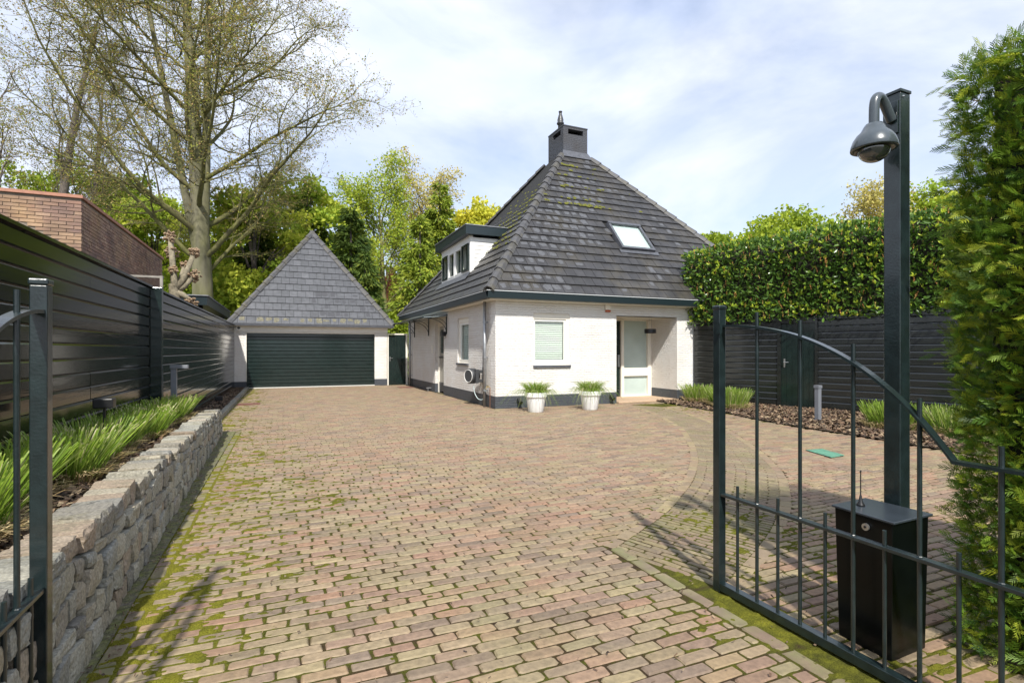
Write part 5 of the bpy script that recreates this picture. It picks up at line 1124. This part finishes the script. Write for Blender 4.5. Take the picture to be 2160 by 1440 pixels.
def leafcards(mb, pts, size, g_, spread=.0, asp=.6, droop=0, clusterrnd=None):
    pts = np.asarray(pts); n = len(pts); pts = pts+g_.normal(0, 1, (n, 3))*spread; d = g_.normal(0, 1, (n, 3)); d[:, 2] += droop
    T = [(0, 0, 0), (.5, asp/2, .08), (1, 0, 0), (.5, -asp/2, .08)]
    r = (g_.random(n)*.98+.01) if clusterrnd is None else np.clip(clusterrnd+g_.normal(0, .12, n), .01, .99)
    V, F, r = instance(T, [[0, 1, 2, 3]], pts, d, size*g_.uniform(.6, 1.3, n), g_, rnd=r); mb.add(V, F, r)
# the great beech
bx, by = at(434, 27)
T0 = dict(seed=5, pos=(bx, by, 0), H=25, r=.56, seg=[14, 11, 8, 6, 4], kids=[42, 14, 7, 5], t0=[.20, .12, .1, .1], wob=[.012, .09, .14, .18, .22], up=[.0, .035, .03, .02, .0], tap=[.88, .88, .85, .8, .8],
          ang=[1.05, .72, .75, .8], len=[12.8, 4.0, 1.6, .75], lt=[.62, .5, .4, .3], rr=.0125, leaflv=3, nleaf=4, flat=.75)
beech = thing('beech_tree', 'huge bare branched beech with thick grey trunk and coppery buds behind the garage', 'tree', (bx, by, 0))
BRS, LV = grow_tree(T0)
mb = MB(); pts, rad, _ = BRS[0]; pa = np.array([tuple(p) for p in pts]); ra = np.array(rad); ra[0] *= 1.25
# second stem fused at the fork
mb.tube(pa, ra, 20, cap=False); st2 = pa[3:].copy(); st2[:, 0] += np.linspace(0, 1.5, len(st2)); st2[:, 1] += np.linspace(0, -.6, len(st2)); mb.tube(st2, ra[3:]*.62, 12, cap=False)
st3 = pa[3:].copy(); st3[:, 0] -= np.linspace(0, 2.6, len(st3))**.9; mb.tube(st3, ra[3:]*.5, 12, cap=False)
mb.build('trunk', M['bark'], beech, smooth=True)
mb = MB(); tubes_to(mb, BRS, [12, 7, 5, 4, 3], 1, 1); mb.build('limbs', M['bark2'], beech, kind='stuff', smooth=True)
mb = MB(); tubes_to(mb, BRS, [12, 7, 5, 3, 3], 2, 9); mb.build('branches', M['bark2'], beech, kind='stuff')
g3 = np.random.default_rng(31); mb = MB(); leafcards(mb, LV, .085, g3, .08, .75); 
mb.build('buds', M['bud'], beech, kind='stuff')
def bare_tree(name, label, u, D, H, r, seed, kids=(16, 7, 6, 3), spread=5, bud='bud', lf=.09, dirv=(0, 0, 1), bark='barkd', group=None, t0=.3, nleaf=3, lsp=.08, ang0=.6):
    x, y = at(u, D); T = dict(seed=seed, pos=(x, y, 0), dir=dirv, H=H, r=r, seg=[12, 8, 6, 4, 3], kids=list(kids), t0=[t0, .2, .15, .1], wob=[.035, .12, .16, .2, .2], up=[.01, .06, .05, .02, 0], tap=[.8, .88, .85, .8, .8], ang=[ang0, .65, .7, .8], len=[spread, spread*.45, spread*.2, spread*.09], lt=[.4, .5, .4, .3], rr=.018, leaflv=2, nleaf=nleaf)
    B_, L_ = grow_tree(T); t_ = thing(name, label, 'tree', (x, y, 0), group); mb = MB(); tubes_to(mb, B_, [12], 0, 0); mb.build('trunk', M[bark], t_, smooth=True)
    mb = MB(); tubes_to(mb, B_, [12, 6, 4, 3, 3], 1, 9); mb.build('branches', M[bark if bark != 'bark' else 'bark2'], t_, kind='stuff')
    mb = MB(); leafcards(mb, L_, lf, np.random.default_rng(seed), lsp, .7); mb.build('buds', M[bud], t_, kind='stuff')
bare_tree('bare_tree', 'leafless tall tree with leaning trunk at the far left edge above the brick wall', 60, 31, 22, .40, 61, dirv=(-.08, 0, 1))
bare_tree('bare_tree', 'leafless tall tree between the left edge tree and the great beech', 108, 34, 23, .42, 62, dirv=(.02, 0, 1))
bare_tree('bare_tree', 'slimmer bare tree just left of the beech crown with forked stem', 165, 36, 21, .32, 63, dirv=(.06, 0, 1))
bare_tree('spring_tree', 'thin forked tree with fine yellow green spring leaves right of the garage', 822, 42, 13.6, .34, 64, kids=(16, 8, 6, 3), spread=5.6, bud='lf_yg', lf=.19, bark='bark2', nleaf=6, lsp=.22, t0=.22, dirv=(-.04, 0, 1), ang0=.75)
bare_tree('spring_tree', 'pale budding tree behind the bright conifer left of the white house', 905, 50, 15.5, .3, 65, kids=(15, 8, 6, 3), spread=6, bud='lf_b', lf=.2, bark='barkd', nleaf=4, lsp=.2, t0=.3, ang0=.7)
bare_tree('spring_tree', 'sparse brownish budding tree seen just left of the tall camera post', 1832, 33, 9.8, .22, 66, kids=(16, 8, 5, 2), spread=3.2, bud='lf_b', lf=.16, bark='barkd', nleaf=5, lsp=.2, t0=.35, ang0=.65)
# leafy crowns made of leaf clumps on limbs
def leafy(name, label, u, D, top, rw, bottom, m, n, seed, lf=.26, ncl=60, bark='barkd', group=None, flat=1.0, tr=.22):
    x, y = at(u, D); g_ = np.random.default_rng(seed); t_ = thing(name, label, 'tree', (x, y, 0), group); zc, hz = (top+bottom)/2, (top-bottom)/2
    C = []
    while len(C) < ncl:
        p = g_.normal(0, 1, 3); p /= np.linalg.norm(p); p *= g_.uniform(.45, 1.0)**.6*g_.uniform(.82, 1.02); C.append(p)
    C = np.array(C); cr_ = g_.uniform(.16, .30, ncl)*rw
    Cw = np.stack([x+C[:, 0]*rw*.88, y+C[:, 1]*rw*.88, zc+C[:, 2]*hz*.90], 1)
    wgt = cr_**2/np.sum(cr_**2); cnt = (n*wgt).astype(int); k = np.repeat(np.arange(ncl), cnt); m_ = len(k)
    q = g_.normal(0, 1, (m_, 3)); q /= np.linalg.norm(q, axis=1)[:, None]; q *= (g_.random(m_)**.4)[:, None]*cr_[k][:, None]*g_.uniform(.8, 1.25, m_)[:, None]; q[:, 2] *= .62
    P = Cw[k]+q; cl = g_.uniform(.1, .9, ncl)[k]
    mb = MB(); leafcards(mb, P, lf, g_, .03, .8, clusterrnd=cl); mb.build('crown', M[m], t_, kind='stuff')
    mb = MB(); mb.tube([(x, y, 0), (x+.1, y, bottom*.6+zc*.4), (x, y, zc+hz*.4)], [tr, tr*.8, tr*.3], 8, cap=False); mb.build('trunk', M[bark], t_, smooth=True)
    mb = MB()
    for c in Cw[::2]:
        z0_ = min(c[2]-.5, max(bottom*.8, zc+(c[2]-zc)*.2-hz*.4)); p0 = np.array([x, y, z0_]); mid = p0*.5+c*.5+[0, 0, .35]; mb.tube([p0, mid, c], [tr*.35, tr*.22, .02], 4, cap=False)
    mb.build('limbs', M[bark], t_, kind='stuff')
GB = 'leafy trees behind the left garden'
leafy('leafy_tree', 'fresh green tree low behind the brick building at the far left', 30, 37, 15.5, 5.4, 3, 'lf_yg', 20000, 101, group=GB)
leafy('leafy_tree', 'bright green tree behind the gap between left bare trees and beech', 205, 40, 17.0, 5.8, 3, 'lf_g', 22000, 102, group=GB)
leafy('leafy_tree', 'yellow green tree directly left of the beech trunk', 320, 38, 13.5, 5.0, 2.5, 'lf_yg', 24000, 103, group=GB)
leafy('leafy_tree', 'yellow green tree directly right of the beech trunk', 535, 31.5, 11.6, 3.9, 2.5, 'lf_yg', 15000, 104, group=GB)
leafy('leafy_tree', 'olive green tree above the garage roof tip', 640, 36, 14.2, 4.2, 4, 'lf_yg', 15000, 105, group=GB)
leafy('leafy_tree', 'small fresh green undergrowth tree behind the pollarded tree', 385, 30, 6.4, 3.0, .5, 'lf_g', 12000, 106, lf=.2, group=GB)
leafy('leafy_tree', 'low leafy tree behind the fence left of the beech foot', 270, 33, 8.5, 3.6, 1, 'lf_g', 14000, 107, group=GB)
leafy('leafy_tree', 'golden green tree just left of the roof slope above the dormer', 1010, 40, 13.3, 3.4, 5, 'lf_y', 12000, 108, lf=.24)
leafy('leafy_tree', 'bright green maple crown right of the house roof above the hedge', 1655, 40, 12.9, 5.6, 4, 'lf_g', 26000, 109, lf=.27, ncl=90)
leafy('leafy_tree', 'lower green maple crown touching the right end of the house roof', 1520, 38, 10.8, 3.2, 3, 'lf_g', 12000, 110, lf=.26)
leafy('leafy_tree', 'yellow green tree between the camera post and the conifer hedge', 1975, 32, 12.2, 3.8, 3, 'lf_yg', 17000, 111, lf=.2, ncl=80)
leafy('leafy_shrub', 'bright green shrub behind the narrow side gate', 842, 27, 3.6, 1.1, .4, 'lf_g', 5000, 112, lf=.13, ncl=24, tr=.05)
leafy('leafy_shrub', 'yellow green tree low behind the laurel hedge left of the post', 1790, 24, 7.2, 2.4, 2, 'lf_yg', 9000, 113, lf=.16, ncl=40, tr=.1)
def conifer(name, label, u, D, H, R0, m, n, seed, lf=.42, group=None, base=.3, asp=.32):
    x, y = at(u, D); g_ = np.random.default_rng(seed); t_ = thing(name, label, 'tree', (x, y, 0), group)
    nb_ = 170; zb = base+(H-base)*g_.random(nb_)**1.15; az = g_.uniform(0, 2*math.pi, nb_); Rb = R0*(1-(zb-base)/(H-base))**.8*g_.uniform(.7, 1.1, nb_)+.12
    k = g_.choice(nb_, n, p=(Rb+.2)/np.sum(Rb+.2)); t1 = g_.random(n)**.6; out = Rb[k]*t1
    az2 = az[k]+g_.normal(0, .20, n)/(t1+.25); P = np.stack([x+out*np.cos(az2), y+out*np.sin(az2), zb[k]+.22*out-.20*out**1.5+g_.normal(0, .10, n)], 1); P[:, 2] = np.maximum(P[:, 2], .1)
    d = np.stack([np.cos(az2)+g_.normal(0, .45, n), np.sin(az2)+g_.normal(0, .45, n), g_.normal(-.55, .4, n)], 1)
    T = [(0, 0, 0), (.45, asp/2, .04), (1, 0, -.08), (.45, -asp/2, .04)]; cl = np.clip(g_.random(nb_)[k]*.9+g_.normal(0, .12, n), .01, .99)
    V, F, r = instance(T, [[0, 1, 2, 3]], P, d, lf*g_.uniform(.5, 1.2, n), g_, rnd=cl); MB().add(V, F, r).build('crown', M[m], t_, kind='stuff')
    MB().tube([(x, y, 0), (x, y, H*.5), (x, y, H*.97)], [.03*H**.9, .018*H**.9, .02], 8, cap=False).build('trunk', M['barkd'], t_)
GC = 'dark conifers behind the garage'
conifer('conifer_tree', 'dark conifer right of the beech trunk behind the garage roof', 540, 33, 9.6, 3.2, 'lf_d', 13000, 121, group=GC)
conifer('conifer_tree', 'dark conifer rising above the tip of the garage roof', 655, 35, 12.0, 3.4, 'lf_d', 15000, 122, group=GC)
conifer('conifer_tree', 'dark ivy green conifer right of the garage roof', 740, 32, 10.4, 2.7, 'lf_d', 15000, 123, group=GC)
conifer('conifer_tree', 'low dark conifer at the right slope of the garage roof', 770, 29, 6.8, 1.9, 'lf_d', 9000, 124, group=GC, lf=.32)
conifer('conifer_tree', 'low dark conifer directly left of the garage roof', 480, 34, 6.4, 3.0, 'lf_d', 9000, 127, group=GC)
conifer('conifer_tree', 'tall bright green conifer left of the dormer', 928, 34, 12.4, 2.9, 'lf_c', 15000, 125, lf=.42)
conifer('conifer_tree', 'shorter yellow green conifer leaning over the left roof corner', 886, 27.5, 8.4, 2.1, 'lf_c', 13000, 126, lf=.33)
# far wood closing the gaps
g4 = np.random.default_rng(77); n = 60000; uu = g4.uniform(-250, 800, n); DD = g4.uniform(52, 70, n); xs = (FW[0]+(uu-1080)/FPX*RT[0])*DD; ysn = (FW[1]+(uu-1080)/FPX*RT[1])*DD
hh = (9+7*fbm(uu/90., DD*0+.5, 3))*g4.random(n)**.8; mb = MB(); leafcards(mb, np.stack([xs, ysn, hh], 1), .55, g4, .3, .8); o = mb.build('distant_wood', M['lf_yg'], kind='stuff'); tag(o, 'far yellow green wood behind the garden trees on the left', 'wood')
n = 16000; uu = g4.uniform(1380, 2300, n); DD = g4.uniform(50, 62, n); xs = (FW[0]+(uu-1080)/FPX*RT[0])*DD; ysn = (FW[1]+(uu-1080)/FPX*RT[1])*DD; hh = 8.5*g4.random(n)
mb = MB(); leafcards(mb, np.stack([xs, ysn, hh], 1), .5, g4, .3, .8); o = mb.build('distant_wood', M['lf_g'], kind='stuff'); tag(o, 'far green wood low behind the laurel hedge', 'wood')
# pollarded tree
x, y = at(372, 13.9); pt_ = thing('pollarded_tree', 'knobbly leafless pollarded tree standing behind the fence before the beech', 'tree', (x, y, 0)); mb = MB(); rp_ = random.Random(3)
mb.tube([(x, y, 0), (x+.02, y, 2.2), (x-.05, y, 3.2)], [.17, .14, .13], 10, cap=False)
heads = [(-.14, 0, 4.42, .20), (-.12, .1, 4.05, .22), (.42, -.1, 4.05, .17), (.18, .1, 3.72, .13), (.40, 0, 3.45, .20), (.36, -.1, 2.75, .18), (-.05, -.15, 3.55, .12)]
for hx_, hy_, hz_, hr_ in heads: mb.tube([(x-.03, y, 3.0), (x+hx_*.45, y+hy_*.5, 3.0+(hz_-3.0)*.35), (x+hx_, y+hy_, hz_)], [.10, .075, .06], 8)
mb.build('trunk', mat('pollard_bark', (.22, .19, .13), .9, var=.35, vscale=6, bump=.02), pt_, smooth=True); mb = MB()
for hx_, hy_, hz_, hr_ in heads:
    for _ in range(46):
        d_ = Vector((rp_.gauss(0, 1), rp_.gauss(0, 1), rp_.gauss(0, 1))).normalized(); c = np.array([x+hx_, y+hy_, hz_])+np.array(d_)*hr_*rp_.uniform(.3, .85); r0 = rp_.uniform(.025, .055)
        Vv = [c+r0*np.array(q) for q in ((1, 0, 0), (0, 1, 0), (-1, 0, 0), (0, -1, 0), (0, 0, 1), (0, 0, -1))]; mb.add(Vv, [[0, 1, 4], [1, 2, 4], [2, 3, 4], [3, 0, 4], [1, 0, 5], [2, 1, 5], [3, 2, 5], [0, 3, 5]], rp_.random())
mb.build('knuckles', mat('knobbly_bark', (.26, .18, .11), .9, var=.5, vscale=9), pt_, kind='stuff')
# ------------------------------------------------------------ neighbours
bk = thing('brick_building', 'old red brick building with terracotta coping beyond the left fence', 'building', (-3.3, 11.6, 0))
bxc, byc, bz = -3.3, 11.6, 4.14
MB().box(-9, bxc-.012, byc+.012, 18.4, 0, bz).build('wall_core', M['mortar'], bk)
MB().box(-9, bxc+.03, byc-.03, byc+.25, bz, bz+.055).box(bxc-.25, bxc+.03, byc+.25, 18.43, bz, bz+.055).build('coping', M['terra'], bk)
rbk = random.Random(6); fl = MB(); me_ = {}
for nm, dim in (('x', (.205, .10, .052)), ('y', (.10, .205, .052))):
    o = MB().box(-dim[0]/2, dim[0]/2, -dim[1]/2, dim[1]/2, 0, dim[2]).build('brick', M['rbrick']); me_[nm] = o.data; bpy.data.objects.remove(o)
cand = []
r = 0; z = 1.75
while z < bz-.06:
    x = bxc-.1025-(r % 2)*.1075
    while x > -5.6: cand.append(('x', (x, byc+.048, z))); x -= .215
    y = byc+.1025+(0 if r % 2 else .1075)
    while y < 18.3:
        cand.append(('y', (bxc-.048, y, z))); y += .215
    z += .0635; r += 1
def dist(c): return math.hypot(c[1][0], c[1][1])
cand = [c for c in cand if proj(*c[1])[0] > -60]
def hid(c):
    X, Y, Z = c[1]; t_ = -1.9/X; return CH+(Z-CH)*t_ < 2.43 and 0 < t_ < 1
visb = sorted([c for c in cand if not hid(c)], key=dist); rest = MB()
for j, c in enumerate(visb):
    off = rbk.uniform(-.004, .006)
    if j < 300: place('brick', me_[c[0]], np.array(c[1])+([0, -off, 0] if c[0] == 'x' else [off, 0, 0]), bk)
    else:
        h_ = (.1025, .05) if c[0] == 'x' else (.05, .1025); X, Y, Z = c[1]; o_ = off
        rest.box(X-h_[0]+(o_ if c[0] == 'y' else 0), X+h_[0]+(o_ if c[0] == 'y' else 0), Y-h_[1], Y+h_[1], Z, Z+.052, rbk.random()*.98+.01)
rest.build('brickwork', M['rbrick'], bk, kind='stuff')
lv_ = thing('metal_bracket', 'small grey bracket with yellow cap fixed to the red brick wall', 'bracket', (-3.9, byc, 3.2))
xk, yk_ = at(110, 9.0); MB().box(-3.98, -3.62, byc-.09, byc-.01, 3.30, 3.36).build('bracket_arm', M['zinc'], lv_); MB().box(-3.86, -3.74, byc-.12, byc-.092, 3.33, 3.40).build('yellow_cap', mat('yellow', (.6, .55, .1), .5), lv_)
cpt = thing('carport', 'flat roofed carport with dark fascia behind the left fence', 'carport', (-3.5, 20, 0))
MB().box(-6.5, -2.2, 18.8, 26.5, 2.86, 3.14).build('fascia', M['gutter'], cpt); MB().box(-6.55, -2.16, 18.76, 26.55, 3.141, 3.17).build('roof_edge', M['zinc'], cpt)
for yk_ in (19.3, 25.8): MB().box(-2.5, -2.38, yk_, yk_+.12, 0, 2.859).build('post', M['fence'], cpt)
MB().box(-6.4, -6.3, 19, 26.3, 0, 2.859).build('rear_wall', M['dark'], cpt)
pg = thing('wooden_frame', 'weathered grey timber frame showing above the left fence', 'frame', (-2.6, 15.2, 0))
MB().box(-3.1, -2.30, 12.9, 12.96, 2.95, 2.99).box(-2.35, -2.30, 12.84, 12.899, 0, 2.99).build('timber_beam', mat('grey_timber', (.26, .24, .21), .8, var=.2), pg)
fh = thing('far_house', 'far white house with red tiled roof seen between garage and conifers', 'house', (9, 50, 0))
MB().box(6.0, 13.0, 50, 58, 0, 5.6).build('wall', M['white'], fh)
MB().add([(5.6, 49.6, 5.5), (13.4, 49.6, 5.5), (13.4, 58.4, 5.5), (5.6, 58.4, 5.5), (9.5, 50.2, 9.0), (9.5, 58, 9.0)], [[0, 1, 4], [1, 2, 5, 4], [2, 3, 5], [3, 0, 4, 5]]).build('roof', mat('red_roof', (.30, .10, .06), .8, var=.2), fh)
MB().box(9.0, 9.8, 50.6, 51.4, 7.2, 9.4).build('chimney', M['rbrick'], fh)
for xk in (7.6, 8.9, 10.2): MB().box(xk, xk+.8, 49.95, 50.01, 3.1, 4.1).build('window', M['gutter'], fh)
